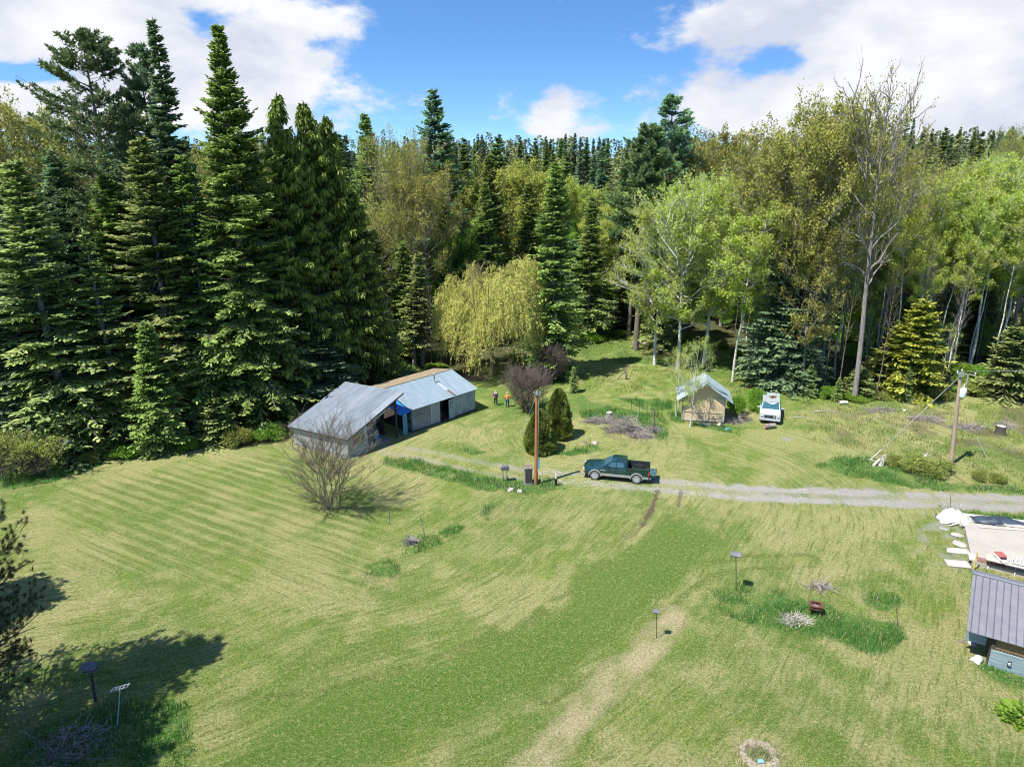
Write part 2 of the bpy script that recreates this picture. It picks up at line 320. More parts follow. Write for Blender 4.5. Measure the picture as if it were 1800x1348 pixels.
    # forest floor
    E = [(-90,50.5)]+[tuple(G(*p)[:2]) for p in ((0,838),(130,812),(250,792),(380,785),(500,765),(560,690),(650,655),(690,648),(760,652),(845,668),(900,640),(1000,600),(1110,582),(1250,600),(1340,640),(1380,690),(1500,700),(1620,690),(1800,700),(2300,715))]+[(260,60),(1700,100),(1700,1700),(-1700,1700),(-1700,50)]
    ff = sstep(-1.5, 1.5, in_poly(x, y, E)+w*4)
    rough = sstep(0, 6, in_poly(x, y, pxl((1400,700),(2300,720),(2300,850),(1660,840),(1540,800),(1420,780)))+w*5)
    brown = rough*sstep(.47, .6, fbm(x, y, 2.6, 77)); path = sstep(-.3, 1.2, in_poly(x, y, pxl((1740,690),(1900,690),(1900,770),(1800,770),(1735,735)))+w*3)
    dry = dry+rough*.2; green = green+rough*.3
    return dict(lush=np.clip(lush*lbreak*1.25, 0, 1)*(1-mud), dry=dry*(1-lush*.6), green=green, band=np.maximum(band, .75*sstep(66, 72, y)*(x < 34)*sstep(.4, .6, fbm(x, y, 3.5, 91))), su=su, sv=sv, stripe=st*(1-.85*rough), strip=strip, gravel=gravel*(1-lush*.9)*(1-ff), mud=np.maximum(mud, np.maximum(brown*.75, path*.7)), floor=ff)
def ground_mat():
    m = bpy.data.materials.new('ground'); m.use_nodes = True; n = m.node_tree; b = n.nodes['Principled BSDF']; b.inputs['Roughness'].default_value = .9; b.inputs['Specular IOR Level'].default_value = .12
    geo = n.nodes.new('ShaderNodeNewGeometry')
    def noise(s, d=4, r=.65, dist=0, stretch=None):
        src = geo.outputs['Position']
        if stretch:
            mp = n.nodes.new('ShaderNodeMapping'); mp.inputs['Scale'].default_value = stretch[:3]; mp.inputs['Rotation'].default_value = (0, 0, stretch[3]); n.links.new(src, mp.inputs[0]); src = mp.outputs[0]
        t = n.nodes.new('ShaderNodeTexNoise'); t.inputs['Scale'].default_value = s; t.inputs['Detail'].default_value = d; t.inputs['Roughness'].default_value = r; t.inputs['Distortion'].default_value = dist
        n.links.new(src, t.inputs['Vector']); return t.outputs[0]
    def ramp(src, *st):
        r = n.nodes.new('ShaderNodeValToRGB'); n.links.new(src, r.inputs[0]); e = r.color_ramp.elements
        while len(e) < len(st): e.new(.5)
        for q, (p, c) in zip(e, st): q.position = p; q.color = (*c, 1)
        return r.outputs[0]
    def attr(k): a = n.nodes.new('ShaderNodeAttribute'); a.attribute_name = k; return a.outputs['Fac']
    def ma(op, *v):
        q = n.nodes.new('ShaderNodeMath'); q.operation = op
        for i, t in enumerate(v):
            if isinstance(t, (int, float)): q.inputs[i].default_value = t
            else: n.links.new(t, q.inputs[i])
        return q.outputs[0]
    def mix(f, a, c, mode='MIX'):
        x = n.nodes.new('ShaderNodeMix'); x.data_type = 'RGBA'; x.blend_type = mode
        for s, v in (('Factor', f), ('A', a), ('B', c)):
            if isinstance(v, (int, float)): x.inputs[s].default_value = v
            elif isinstance(v, tuple): x.inputs[s].default_value = (*v, 1)
            else: n.links.new(v, x.inputs[s])
        return x.outputs['Result']
    fine = noise(9, 6, .85); med = noise(2.2, 5, .7); clump = noise(5, 3, .6, .4); vf = noise(26, 3, .8)
    def mapr(s, a, c, lo=0, hi=1):
        q = n.nodes.new('ShaderNodeMapRange'); n.links.new(s, q.inputs[0]); q.inputs[1].default_value = a; q.inputs[2].default_value = c; q.inputs[3].default_value = lo; q.inputs[4].default_value = hi; return q.outputs[0]
    g1 = ramp(fine, (.37, (.075, .125, .014)), (.5, (.170, .245, .032)), (.63, (.33, .39, .09)))
    g2 = ramp(fine, (.37, (.045, .095, .012)), (.5, (.110, .190, .026)), (.63, (.23, .31, .06)))
    g4 = ramp(fine, (.37, (.035, .090, .010)), (.5, (.080, .165, .020)), (.63, (.16, .27, .045)))
    g3 = ramp(fine, (.37, (.05, .08, .018)), (.5, (.11, .155, .032)), (.63, (.20, .25, .06)))
    straw = ramp(fine, (.37, (.19, .18, .06)), (.5, (.36, .345, .14)), (.63, (.56, .53, .29)))
    pale = ramp(fine, (.37, (.24, .19, .09)), (.5, (.46, .39, .22)), (.63, (.66, .58, .40)))
    lawn = mix(mapr(med, .38, .62), g1, g2)
    lawn = mix(ma('MULTIPLY', attr('green'), .95), lawn, g4)
    drym = ma('MULTIPLY', attr('dry'), mapr(clump, .32, .62, .25, 1.0))
    drym = ma('ADD', drym, ma('MULTIPLY', mapr(noise(.55, 5, .7), .5, .72), .35))
    lawn = mix(ma('MINIMUM', drym, 1.0), lawn, straw)
    st = attr('stripe'); lawn = mix(ma('MINIMUM', ma('MULTIPLY', ma('MAXIMUM', st, 0), 1.15), .9), lawn, ramp(fine, (.37, (.16, .18, .06)), (.5, (.32, .33, .13)), (.63, (.46, .46, .23)))); lawn = mix(ma('MINIMUM', ma('MULTIPLY', ma('MAXIMUM', ma('MULTIPLY', st, -1), 0), 1.25), .9), lawn, g3)
    lush = ramp(fine, (.37, (.02, .075, .012)), (.5, (.055, .15, .024)), (.63, (.11, .24, .05)))
    cv = n.nodes.new('ShaderNodeCombineXYZ'); n.links.new(ma('MULTIPLY', attr('su'), 4.2), cv.inputs[0]); n.links.new(ma('MULTIPLY', attr('sv'), .38), cv.inputs[1])
    tn = n.nodes.new('ShaderNodeTexNoise'); tn.inputs['Scale'].default_value = 1.0; tn.inputs['Detail'].default_value = 4; tn.inputs['Roughness'].default_value = .7; n.links.new(cv.outputs[0], tn.inputs['Vector']); sk = tn.outputs[0]
    mm = mapr(noise(.16, 3, .6), .40, .60); lawn = mix(ma('MULTIPLY', mapr(sk, .50, .66, 0, .62), ma('MULTIPLY_ADD', mm, .9, .15)), lawn, straw); lawn = mix(mapr(sk, .49, .36, 0, .8), lawn, g3)
    lawn = mix(ma('MULTIPLY', attr('band'), .8), lawn, g4)
    lawn = mix(attr('strip'), lawn, pale)
    lawn = mix(attr('lush'), lawn, lush)
    lawn = mix(mapr(noise(14, 2, .5), .58, .68, 0, .6), lawn, (.44, .42, .21)); lawn = mix(mapr(noise(17, 2, .5, 0, (1, 1.3, 1, .6)), .41, .33, 0, .65), lawn, (.035, .06, .014))
    lawn = mix(mapr(noise(3.6, 4, .75), .50, .66, 0, .55), lawn, straw); lawn = mix(mapr(noise(4.3, 4, .75), .50, .36, 0, .55), lawn, g2)
    grav = ramp(vf, (.34, (.15, .14, .12)), (.5, (.32, .305, .27)), (.64, (.58, .56, .52)))
    lawn = mix(ma('MINIMUM', ma('MULTIPLY', attr('gravel'), mapr(clump, .3, .6, .55, 1.25)), 1.0), lawn, grav)
    mud = ramp(vf, (.3, (.06, .045, .03)), (.7, (.19, .15, .105)))
    lawn = mix(ma('MULTIPLY', attr('mud'), mapr(clump, .3, .55, .35, 1)), lawn, mud)
    fl = ramp(clump, (.36, (.055, .042, .026)), (.47, (.10, .08, .045)), (.54, (.045, .075, .02)), (.68, (.10, .13, .035)))
    lawn = mix(attr('floor'), lawn, fl)
    n.links.new(lawn, b.inputs['Base Color'])
    hgt = ma('ADD', ma('MULTIPLY', fine, 1.0), ma('MULTIPLY', vf, .5))
    bp = n.nodes.new('ShaderNodeBump'); bp.inputs['Strength'].default_value = 1.0; bp.inputs['Distance'].default_value = .16; n.links.new(hgt, bp.inputs['Height']); n.links.new(bp.outputs[0], b.inputs['Normal'])
    return m
def grid_axis(lo, hi, step, far):
    a = np.arange(lo, hi+1e-6, step); g = step*1.35; out = []; p = hi
    while p < far: g *= 1.35; p += g; out.append(p)
    out2 = []; p = lo; g = step*1.35
    while p > -far: g *= 1.35; p -= g; out2.append(p)
    return np.concatenate([out2[::-1], a, out])
gx = grid_axis(-48, 62, .2, 1500); gy = grid_axis(16, 96, .2, 1500)
XX, YY = np.meshgrid(gx, gy, indexing='ij')
lay = ground_layers(XX, YY)
ZZ = hill(XX, YY) + .10*(fbm(XX, YY, 6, 90)-.5)*sstep(0, 1, lay['floor'])
mb = MB(); nx_, ny_ = XX.shape; idx = np.arange(nx_*ny_).reshape(nx_, ny_)
mb.add(np.stack([XX, YY, ZZ], -1).reshape(-1, 3), np.stack([idx[:-1, :-1], idx[1:, :-1], idx[1:, 1:], idx[:-1, 1:]], -1).reshape(-1, 4))
ground = mb.build('ground', ground_mat(), smooth=True); tag(ground, kind='structure')
for k, v_ in lay.items():
    a = ground.data.attributes.new(k, 'FLOAT', 'POINT'); a.data.foreach_set('value', v_.astype(np.float32).ravel())
def GZ(x, y): return float(hill(x, y))

# ------------------------------------------------------------------ vegetation
def unit(v): return v/(np.linalg.norm(v, axis=-1, keepdims=True)+1e-9)
def interp(P, t):                            # P (N,K,3), t (N,M) -> points and tangents (N,M,3)
    K = P.shape[1]; s = np.clip(t, 0, .999)*(K-1); i = s.astype(int); f = (s-i)[..., None]; n = np.arange(len(P))[:, None]
    a = P[n, i]; b = P[n, i+1]; return a*(1-f)+b*f, unit(b-a)
def conifer(h, r, seed, dz=.42, nb=7, zb=.04, power=.85, droop=.28, lift=.35, tw=.15, kind='fir', ragged=.25, dead=.0):
    rg = np.random.RandomState(seed); tr = MB(); cr = MB()
    zz = np.linspace(0, h, 9); bx = np.cumsum(rg.randn(9))*.05; by = np.cumsum(rg.randn(9))*.05; bx -= bx[0]; by -= by[0]
    tr.tubes(np.stack([bx, by, zz], -1)[None], (np.linspace(1, .03, 9)**.9*(h*.0125+.03))[None], 8, .5)
    lv = []; z = h*zb
    while z < h*.985:
        lv.append(z); f_ = z/h; z += dz*(1.15-.5*f_)*rg.uniform(.75, 1.25)
    lv = np.array(lv); Z = np.repeat(lv, nb)+rg.randn(len(lv)*nb)*dz*.8; Z = np.clip(Z, h*zb*.6, h*.985); N = len(Z)
    f = np.clip((Z-h*zb)/(h*(1-zb)), 0, .995); prof = (1-f)**power*np.clip(.72+2.2*f, .0, 1)
    if kind == 'pine': prof = np.clip((1-f)**.55, 0, 1)*np.clip(.35+1.6*f, 0, 1)
    if kind == 'cedar': prof = (1-f)**.92*1.12
    A = rg.rand(N)*2*np.pi; clumpn = .6*vnoise(A*1.3+seed, Z*.45, 1.0, seed % 7)+.4*vnoise(A*3+seed, Z*1.3, 1.0, 5)
    L = np.minimum(r*prof*(1-ragged+2*ragged*rg.rand(N))*((.50+1.0*clumpn) if kind != 'cedar' else (.75+.5*clumpn)), r*1.05)+.12
    keep = rg.rand(N) > (.32 if kind == 'pine' else .08); Z, f, L, A = Z[keep], f[keep], L[keep], A[keep]; N = len(Z)
    K = 5; t = np.linspace(0, 1, K); rise = (lift*(f*1.5-.25)+rg.randn(N)*.14)
    if kind == 'pine': rise = .25+.35*f+rg.randn(N)*.12
    if kind == 'cedar': rise = .1+.3*f+rg.randn(N)*.08
    dr = droop*(1.15-f)
    dr = dr*rg.uniform(.3, 1.7, N); hz = rise[:, None]*t-dr[:, None]*t**1.6+(.22 if kind == 'cedar' else .12)*np.clip(t-.7, 0, 1)*2
    ax = A[:, None]+rg.randn(N)[:, None]*.12*t
    P = np.stack([np.cos(ax)*L[:, None]*t, np.sin(ax)*L[:, None]*t, Z[:, None]+L[:, None]*hz], -1)
    P[..., 0] += np.interp(Z, zz, bx)[:, None]; P[..., 1] += np.interp(Z, zz, by)[:, None]
    big = L > r*.3; tr.tubes(P[big], (np.clip(L[big], 0, 5)*.011)[:, None]*np.linspace(1, .25, K), 3, .5)
    bv = np.clip(.35+.5*(vnoise(A*3, Z*1.3, 1.0, 3)-.5)+rg.randn(N)*.12, 0, 1)
    M = int(max(6, r/(.20 if kind == 'fir' else .15))) if kind != 'pine' else 24
    side = np.where(np.arange(M) % 2, 1.0, -1.0)[None]
    tt = np.clip(np.linspace(.10 if kind != 'pine' else .38, 1.0, M)[None]+rg.randn(N, M)*.03, 0, 1)
    mask = rg.rand(N, M) < np.clip(L/r*1.25+.25, 0, 1)[:, None]*(.9 if kind != 'pine' else .85)
    mask &= ~(rg.rand(N) < .10*(1-f)**1.5)[:, None]      # a few bare dead boughs
    Q, Tg = interp(P, tt); Sd = np.stack([-np.sin(A), np.cos(A), 0*A], -1)[:, None]*side[..., None]
    tl = (.22+.36*(1-tt)**.8*np.minimum(L, 3.2)[:, None])*rg.uniform(.7, 1.25, (N, M))
    D = unit(Tg*rg.uniform(.55, 1.0, (N, M, 1))+Sd*rg.uniform(.5, 1.0, (N, M, 1))+np.array([0, 0, -.12]))
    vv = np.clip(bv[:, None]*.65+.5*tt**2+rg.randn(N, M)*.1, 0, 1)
    Q, D, tl, vv, Sd, Tg = Q[mask], D[mask], tl[mask], vv[mask], np.broadcast_to(Sd, (N, M, 3))[mask], Tg[mask]; n = len(Q)
    up = unit(np.array([0, 0, 1.0])+rg.randn(n, 3)*.38)
    if kind == 'fir':
        for k in range(3):
            o = Q+D*(tl*k*.30)[:, None]; dd = unit(D+Sd*rg.uniform(-.5, .5, (n, 1))+rg.randn(n, 3)*.16+np.array([0, 0, .06]))
            cr.leaves(o, dd, unit(up+rg.randn(n, 3)*.3), tl*.62+.10, tw*rg.uniform(.8, 1.5, n), np.clip(vv+.12*k, 0, 1))
        # upright or hanging shoots give each spray depth
        cr.leaves(Q, unit(D+np.array([0, 0, -.75])+rg.randn(n, 3)*.25), unit(D+rg.randn(n, 3)*.5), tl*.55+.1, tw*1.3, vv*.55)
    elif kind == 'cedar':
        for k in range(3):
            o = Q+D*(tl*k*.3)[:, None]; dd = unit(D*.45+np.array([0, 0, -1.0])+rg.randn(n, 3)*.22)
            cr.leaves(o, dd, unit(np.cross(dd, rg.randn(n, 3))+D*.8), rg.uniform(.25, .65, n), tw*rg.uniform(.6, 1.2, n), np.clip(vv+.1*k, 0, 1))
        cr.leaves(Q, D, up, tl*.9+.1, tw*1.3, vv)
    else:
        for k in range(9):
            dd = unit(D*.6+Tg*.4+rg.randn(n, 3)*.75+np.array([0, 0, .25])); o = Q+D*(tl*rg.rand(n)*.8)[:, None]
            cr.leaves(o, dd, unit(rg.randn(n, 3)), rg.uniform(.24, .46, n), tw*.75, np.clip(vv+rg.randn(n)*.12, 0, 1))
    # leader
    cr.leaves(np.tile([bx[-1], by[-1], h*.965], (10, 1))+rg.randn(10, 3)*[.05, .05, .35], unit(rg.randn(10, 3)*.6+[0, 0, 1]), unit(rg.randn(10, 3)), .5, .1, .5)
    return tr, cr
def kids(P, m, l0, rg, t0=.25, ang=.9, upb=.25, K=4, taper=True, curl=.15):
    N = len(P); t = rg.uniform(t0, 1.0, (N, m)); Q, Tg = interp(P, t)
    rnd = unit(rg.randn(N, m, 3)); perp = unit(rnd-Tg*(rnd*Tg).sum(-1, keepdims=True))
    D = unit(Tg+perp*np.tan(ang*rg.uniform(.5, 1.1, (N, m, 1)))+np.array([0, 0, upb]))
    PL = np.linalg.norm(P[:, -1]-P[:, 0], axis=1)[:, None]
    L = l0*PL*(1.15-.6*t if taper else 1)*rg.uniform(.6, 1.2, (N, m))
    s = np.linspace(0, 1, K)[None, None, :, None]
    C = Q[:, :, None]+D[:, :, None]*L[..., None, None]*s+np.array([0, 0, 1.0])*L[..., None, None]*curl*s**2+rg.randn(N, m, 1, 3)*L[..., None, None]*.13*s*s
    C += rg.randn(N, m, K, 3)*L[..., None, None]*.035*(s > 0)
    return C.reshape(-1, K, 3), t
def broadleaf(h, r, seed, zb=.35, limbs=22, sub=6, twigs=5, lf=14, ls=.16, lean=.0, upb=.5, spread=.45, bark=.5, leafy=1.0, stems=1, rt=None, fork=0, lsd=.30, ang0=(.5, 1.1), thick=1.0):
    rg = np.random.RandomState(seed); tr = MB(); cr = MB(); rt = rt or h*.012+.04
    allP = []; allR = []
    trunks = []
    for k in range(stems):
        z = np.linspace(0, 1, 9); ln = np.cumsum(rg.randn(9, 2), 0)*.007*h; ln -= ln[0]
        off = rg.randn(2)*(.5 if stems > 1 else 0); a = rg.rand()*6.28; sp = (.28*h*rg.uniform(.3, 1) if stems > 1 else 0)
        T_ = np.stack([ln[:, 0]+off[0]+math.cos(a)*sp*z, ln[:, 1]+off[1]+math.sin(a)*sp*z, z*h*rg.uniform(.86, 1.0)], -1); trunks.append(T_)
    trunks = np.array(trunks); tr.tubes(trunks, (np.linspace(1, .08, 9)**.85*rt)[None].repeat(stems, 0)*rg.uniform(.7, 1, (stems, 1)), 8, .3)
    N = limbs; per = max(1, N//stems); t = np.sort(rg.uniform(zb, .97, (stems, per)), 1); Q, Tg = interp(trunks, t)
    A = (np.arange(per)*2.4+rg.rand(stems, per)*.8); e = (t-zb)/(1-zb)
    env = r*np.clip(np.sin(np.clip(e*.86+.14, 0, 1)*np.pi)**.6, .25, 1)*rg.uniform(.7, 1.12, (stems, per))
    up = rg.uniform(*ang0, (stems, per))*.75+e*.55
    D = unit(np.stack([np.cos(A), np.sin(A), up], -1)); L = np.minimum(env/np.linalg.norm(D[..., :2], axis=-1), (1.04-t)*h+.25*r+.4)
    s = np.linspace(0, 1, 6)[None, None, :, None]
    Lb = (Q[:, :, None]+D[:, :, None]*L[..., None, None]*s+np.array([0, 0, 1.0])*L[..., None, None]*.18*s**2+rg.randn(stems, per, 6, 3)*L[..., None, None]*.035*(s > 0)).reshape(-1, 6, 3)
    tr.tubes(Lb, (rt*.42*(1.1-t).reshape(-1, 1))*np.linspace(1, .18, 6)[None]+.008, 5, .4)
    S1, _ = kids(Lb, sub, .48, rg, .22, .75, .25); l1 = np.linalg.norm(S1[:, -1]-S1[:, 0], axis=1)
    tr.tubes(S1, ((l1*.011+.006)*thick)[:, None]*np.linspace(1, .3, 4)[None], 3, .6)
    S2, _ = kids(S1, twigs, .5, rg, .2, .7, .3, K=3)
    tr.tubes(S2, np.full((len(S2), 1), .011*thick)*np.linspace(1, .4, 3)[None], 3, .7)
    n = int(lf); tl = rg.uniform(.15, 1.05, (len(S2), n)); Pp, Tt = interp(S2, np.clip(tl, 0, .999)); Pp = Pp.reshape(-1, 3)+rg.randn(len(S2)*n, 3)*lsd
    cl = np.repeat(rg.rand(len(S1)), twigs*n); keep = rg.rand(len(Pp)) < leafy*np.repeat(rg.uniform(.3, 1.2, len(S2)), n); Pp = Pp[keep]
    v = np.clip(.2+.6*cl[keep]+rg.randn(len(Pp))*.18, 0, 1)
    nrm_ = unit(rg.randn(len(Pp), 3)+[0, 0, .5])
    cr.leaves(Pp, unit(np.cross(nrm_, rg.randn(len(Pp), 3))), nrm_, ls*rg.uniform(.7, 1.35, len(Pp)), ls*.78, v)
    return tr, cr
def willow(h, r, seed):
    rg = np.random.RandomState(seed); tr, cr0 = broadleaf(h*.80, r*.95, seed, zb=.22, limbs=26, sub=7, twigs=3, lf=3, ls=.1, rt=.42, thick=1.6)
    cr = MB(); tips = []
    n_ = 3000; A = rg.rand(n_)*6.283; q = np.sqrt(rg.rand(n_)); lob = fbm(np.cos(A)*q*1.9+7, np.sin(A)*q*1.9+7, 1.0, 9, 2)
    pick = np.stack([np.cos(A)*q*r*(.68+.62*lob), np.sin(A)*q*r*(.68+.62*lob), h*(.95-.40*q**2.2)*(.42+1.1*lob)-rg.rand(n_)**2*h*.22], -1); V = pick[::3]
    Ls = rg.uniform(.5, 3.4, n_)*(.35+.65*q); Ls = np.minimum(Ls, pick[:, 2]-rg.uniform(.9, 3.2, n_)); ok = Ls > .4; pick = pick[ok]; Ls = Ls[ok]
    s = np.linspace(0, 1, 5)[None, :, None]; out = unit(pick*[1, 1, 0]+1e-6)[:, None]
    St = pick[:, None]+out*(.55*(1-(1-s)**2))*rg.uniform(.3, 1.2, (len(pick), 1, 1))+np.array([0, 0, -1.0])*Ls[:, None, None]*s**1.25+rg.randn(len(pick), 5, 3)*.07
    tr.tubes(St, np.full((len(St), 5), .009), 3, .9)
    m = 26; t = rg.rand(len(St), m); Pp, Tt = interp(St, t); Pp = Pp.reshape(-1, 3)+rg.randn(len(St)*m, 3)*.07; Tt = Tt.reshape(-1, 3)
    v = np.clip(np.repeat(rg.rand(len(St)), m)*.7+rg.rand(len(Pp))*.3, 0, 1)
    cr.leaves(Pp, unit(Tt+rg.randn(len(Pp), 3)*.55), unit(rg.randn(len(Pp), 3)), .24, .075, v)
    m = 5; P2 = np.repeat(V, m, 0)+rg.randn(len(V)*m, 3)*.3; cr.leaves(P2, unit(rg.randn(len(P2), 3)-[0, 0, .6]), unit(rg.randn(len(P2), 3)), .22, .08, rg.rand(len(P2)))
    return tr, cr
def bush(r, h, seed, n=9000, ls=.12, lumps=14):
    rg = np.random.RandomState(seed); tr = MB(); cr = MB()
    A = rg.rand(40)*6.28; s = np.linspace(0, 1, 4)[None, :, None]; D = np.stack([np.cos(A)*rg.uniform(.1, 1, 40)*r*.8, np.sin(A)*rg.uniform(.1, 1, 40)*r*.8, rg.uniform(.5, .95, 40)*h], -1)
    tr.tubes(D[:, None]*s+rg.randn(40, 4, 3)*.05*s, np.full((40, 1), .02)*np.linspace(1, .3, 4)[None], 4, .4)
    C = np.stack([rg.uniform(-.6, .6, lumps)*r, rg.uniform(-.6, .6, lumps)*r, rg.uniform(.3, .75, lumps)*h], -1); C[0] = (0, 0, h*.72)
    q = rg.randint(0, lumps, n); U = unit(rg.randn(n, 3))*(rg.rand(n, 1)**.3); P = C[q]+U*[r*.45, r*.45, h*.27]; P[:, 2] = np.abs(P[:, 2])
    v = np.clip(rg.rand(lumps)[q]*.5+rg.rand(n)*.5, 0, 1); cr.leaves(P, unit(U+rg.randn(n, 3)*.6), unit(rg.randn(n, 3)+[0, 0, .6]), ls*rg.uniform(.7, 1.4, n), ls*.6, v)
    return tr, cr
def arbor(h, r, seed):
    rg = np.random.RandomState(seed); tr = MB(); cr = MB(); tr.tube([(0, 0, 0), (0, 0, h*.8)], [.14, .05])
    n = 16000; z = rg.rand(n)**1.15; prof = np.clip((1-z)**.62*(.86+.5*z)*np.clip(.8+3*z, 0, 1), 0, 1.1)*r+.05
    a = rg.rand(n)*6.28; ln = .82+.32*vnoise(a*2.6+z*3, z*8, 1.0, 2)+.1*vnoise(a*7, z*22, 1.0, 4); rr = prof*ln*(1-.16*rg.rand(n)**2)*(1+.14*(vnoise(a*5+9, z*16, 1.0, 6)-.5))
    P = np.stack([np.cos(a)*rr, np.sin(a)*rr, z*h], -1); o = np.stack([np.cos(a), np.sin(a), .5+0*a], -1)
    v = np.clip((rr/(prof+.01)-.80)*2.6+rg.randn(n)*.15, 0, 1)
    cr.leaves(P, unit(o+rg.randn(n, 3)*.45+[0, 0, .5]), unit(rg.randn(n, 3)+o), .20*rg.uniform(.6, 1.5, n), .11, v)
    return tr, cr
def twigheap(mb, c, rx, ry, h, n, L, seed, rad=.012, flat=.35):
    rg = np.random.RandomState(seed); A = rg.rand(n)*6.28; q = np.sqrt(rg.rand(n)); z = rg.rand(n)*h*(1-q**2)
    P = np.stack([np.cos(A)*q*rx, np.sin(A)*q*ry, z+.02], -1)+np.asarray(c); d = unit(np.stack([rg.randn(n), rg.randn(n), rg.randn(n)*flat+.1], -1))*L*rg.uniform(.4, 1.3, (n, 1))
    mid = P+d*.5+rg.randn(n, 3)*L*.08; end = P+d; S = np.stack([P, mid, end], 1); S[..., 2] = np.maximum(S[..., 2], c[2]+.01)
    mb.tubes(S, rad*rg.uniform(.5, 1.8, (n, 1))*np.array([[1, .8, .4]]), 3, rg.rand(n))
M_bark = mat('bark_brown', (.10, .08, .062), (.19, .165, .14), 6, .9, bump=.5, stretch=(1, 1, .3))
M_barkg = mat('bark_grey', (.13, .12, .11), (.27, .25, .23), 5, .9, bump=.4, stretch=(1, 1, .25))
M_birch = mat('bark_white', (.50, .50, .45), (.16, .155, .14), 2.2, .8, stretch=(1, 1, 2.2), lo=.50, hi=.68)
M_wbark = mat('bark_willow', (.20, .17, .09), (.33, .28, .13), 5, .9)
M_purp = mat('twig_purple', (.085, .062, .058), (.17, .13, .12), 5, .9)
M_twig = mat('twig_grey', (.085, .07, .055), (.19, .165, .14), 4, .9)
L_fir = leafmat('needles_fir', (.055, .105, .030), (.33, .42, .10), .34)
L_fir2 = leafmat('needles_light', (.08, .14, .05), (.42, .48, .15), .34)
L_blue = leafmat('needles_blue', (.052, .115, .068), (.27, .39, .18), .3)
L_pine = leafmat('needles_pine', (.038, .08, .034), (.21, .30, .11), .25)
L_cedar = leafmat('needles_cedar', (.045, .085, .018), (.27, .32, .06), .3, .15)
L_gold = leafmat('needles_gold', (.13, .17, .02), (.48, .50, .08), .35, .1)
L_cott = leafmat('leaf_olive', (.20, .215, .04), (.50, .49, .12), .5, .18)
L_cotty = leafmat('leaf_yellow_olive', (.24, .29, .045), (.52, .56, .12), .5, .12)
L_aspen = leafmat('leaf_aspen', (.27, .35, .04), (.56, .64, .13), .5, .14)
L_green = leafmat('leaf_green', (.08, .19, .02), (.30, .48, .06), .45, .2)
L_will = leafmat('leaf_willow', (.36, .38, .07), (.78, .76, .26), .5, .05)
L_arb = leafmat('leaf_arborvitae', (.03, .065, .014), (.27, .33, .07), .25, .05)
L_bud = leafmat('buds', (.10, .10, .03), (.30, .28, .10), .3, .1)
L_dead = leafmat('needles_dead', (.16, .13, .10), (.30, .25, .2), .1, .1)
KIT = {}
def kit(k, builder, bark, leaf, *a, **kw):
    tr, cr = builder(*a, **kw); V = np.concatenate(cr.V); hh = float(V[:, 2].max()); rr = float(np.percentile(np.hypot(V[:, 0], V[:, 1]), 98))
    KIT[k] = (tr.mesh(k+'_trunk', bark, True), cr.mesh(k+'_crown', leaf), hh, rr)
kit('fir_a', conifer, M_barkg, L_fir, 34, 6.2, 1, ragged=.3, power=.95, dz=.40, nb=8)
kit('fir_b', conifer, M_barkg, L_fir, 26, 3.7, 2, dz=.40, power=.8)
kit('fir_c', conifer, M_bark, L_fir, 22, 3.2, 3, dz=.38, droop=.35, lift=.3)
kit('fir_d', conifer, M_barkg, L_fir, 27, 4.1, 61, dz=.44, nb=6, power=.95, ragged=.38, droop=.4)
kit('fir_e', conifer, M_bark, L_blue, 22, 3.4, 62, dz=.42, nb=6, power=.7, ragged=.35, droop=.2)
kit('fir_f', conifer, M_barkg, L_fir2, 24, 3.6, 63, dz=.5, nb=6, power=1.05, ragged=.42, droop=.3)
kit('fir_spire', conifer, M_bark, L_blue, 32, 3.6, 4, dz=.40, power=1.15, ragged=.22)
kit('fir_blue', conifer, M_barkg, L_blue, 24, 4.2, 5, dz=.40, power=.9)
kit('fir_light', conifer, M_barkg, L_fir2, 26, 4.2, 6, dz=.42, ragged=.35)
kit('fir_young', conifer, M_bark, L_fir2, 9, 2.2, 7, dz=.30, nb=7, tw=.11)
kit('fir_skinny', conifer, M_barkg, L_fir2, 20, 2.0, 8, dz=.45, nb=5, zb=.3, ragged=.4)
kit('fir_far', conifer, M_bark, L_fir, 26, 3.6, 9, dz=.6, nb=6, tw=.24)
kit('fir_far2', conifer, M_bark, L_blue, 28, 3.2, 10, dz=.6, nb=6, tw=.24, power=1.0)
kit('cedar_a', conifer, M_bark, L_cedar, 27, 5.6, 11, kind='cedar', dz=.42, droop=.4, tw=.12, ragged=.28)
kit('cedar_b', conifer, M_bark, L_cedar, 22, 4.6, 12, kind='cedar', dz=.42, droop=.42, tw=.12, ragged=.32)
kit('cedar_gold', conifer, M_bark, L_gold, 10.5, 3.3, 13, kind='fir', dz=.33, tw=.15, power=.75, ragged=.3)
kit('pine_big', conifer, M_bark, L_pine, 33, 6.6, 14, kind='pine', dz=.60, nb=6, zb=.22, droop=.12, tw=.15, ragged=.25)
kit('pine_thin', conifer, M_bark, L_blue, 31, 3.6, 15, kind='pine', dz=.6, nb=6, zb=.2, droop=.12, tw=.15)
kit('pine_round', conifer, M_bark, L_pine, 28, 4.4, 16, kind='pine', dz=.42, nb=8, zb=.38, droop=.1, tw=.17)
kit('cott_a', broadleaf, M_barkg, L_cott, 29, 6.2, 21, zb=.3, limbs=36, sub=9, twigs=6, lf=12, ls=.25, rt=.36, lsd=.2)
kit('cott_b', broadleaf, M_barkg, L_cott, 25, 5.4, 22, zb=.3, limbs=32, sub=9, twigs=6, lf=11, ls=.25, rt=.3, lsd=.2)
kit('cott_y', broadleaf, M_barkg, L_cotty, 24, 5.8, 23, zb=.22, limbs=34, sub=9, twigs=6, lf=15, ls=.28, rt=.26, lsd=.22)
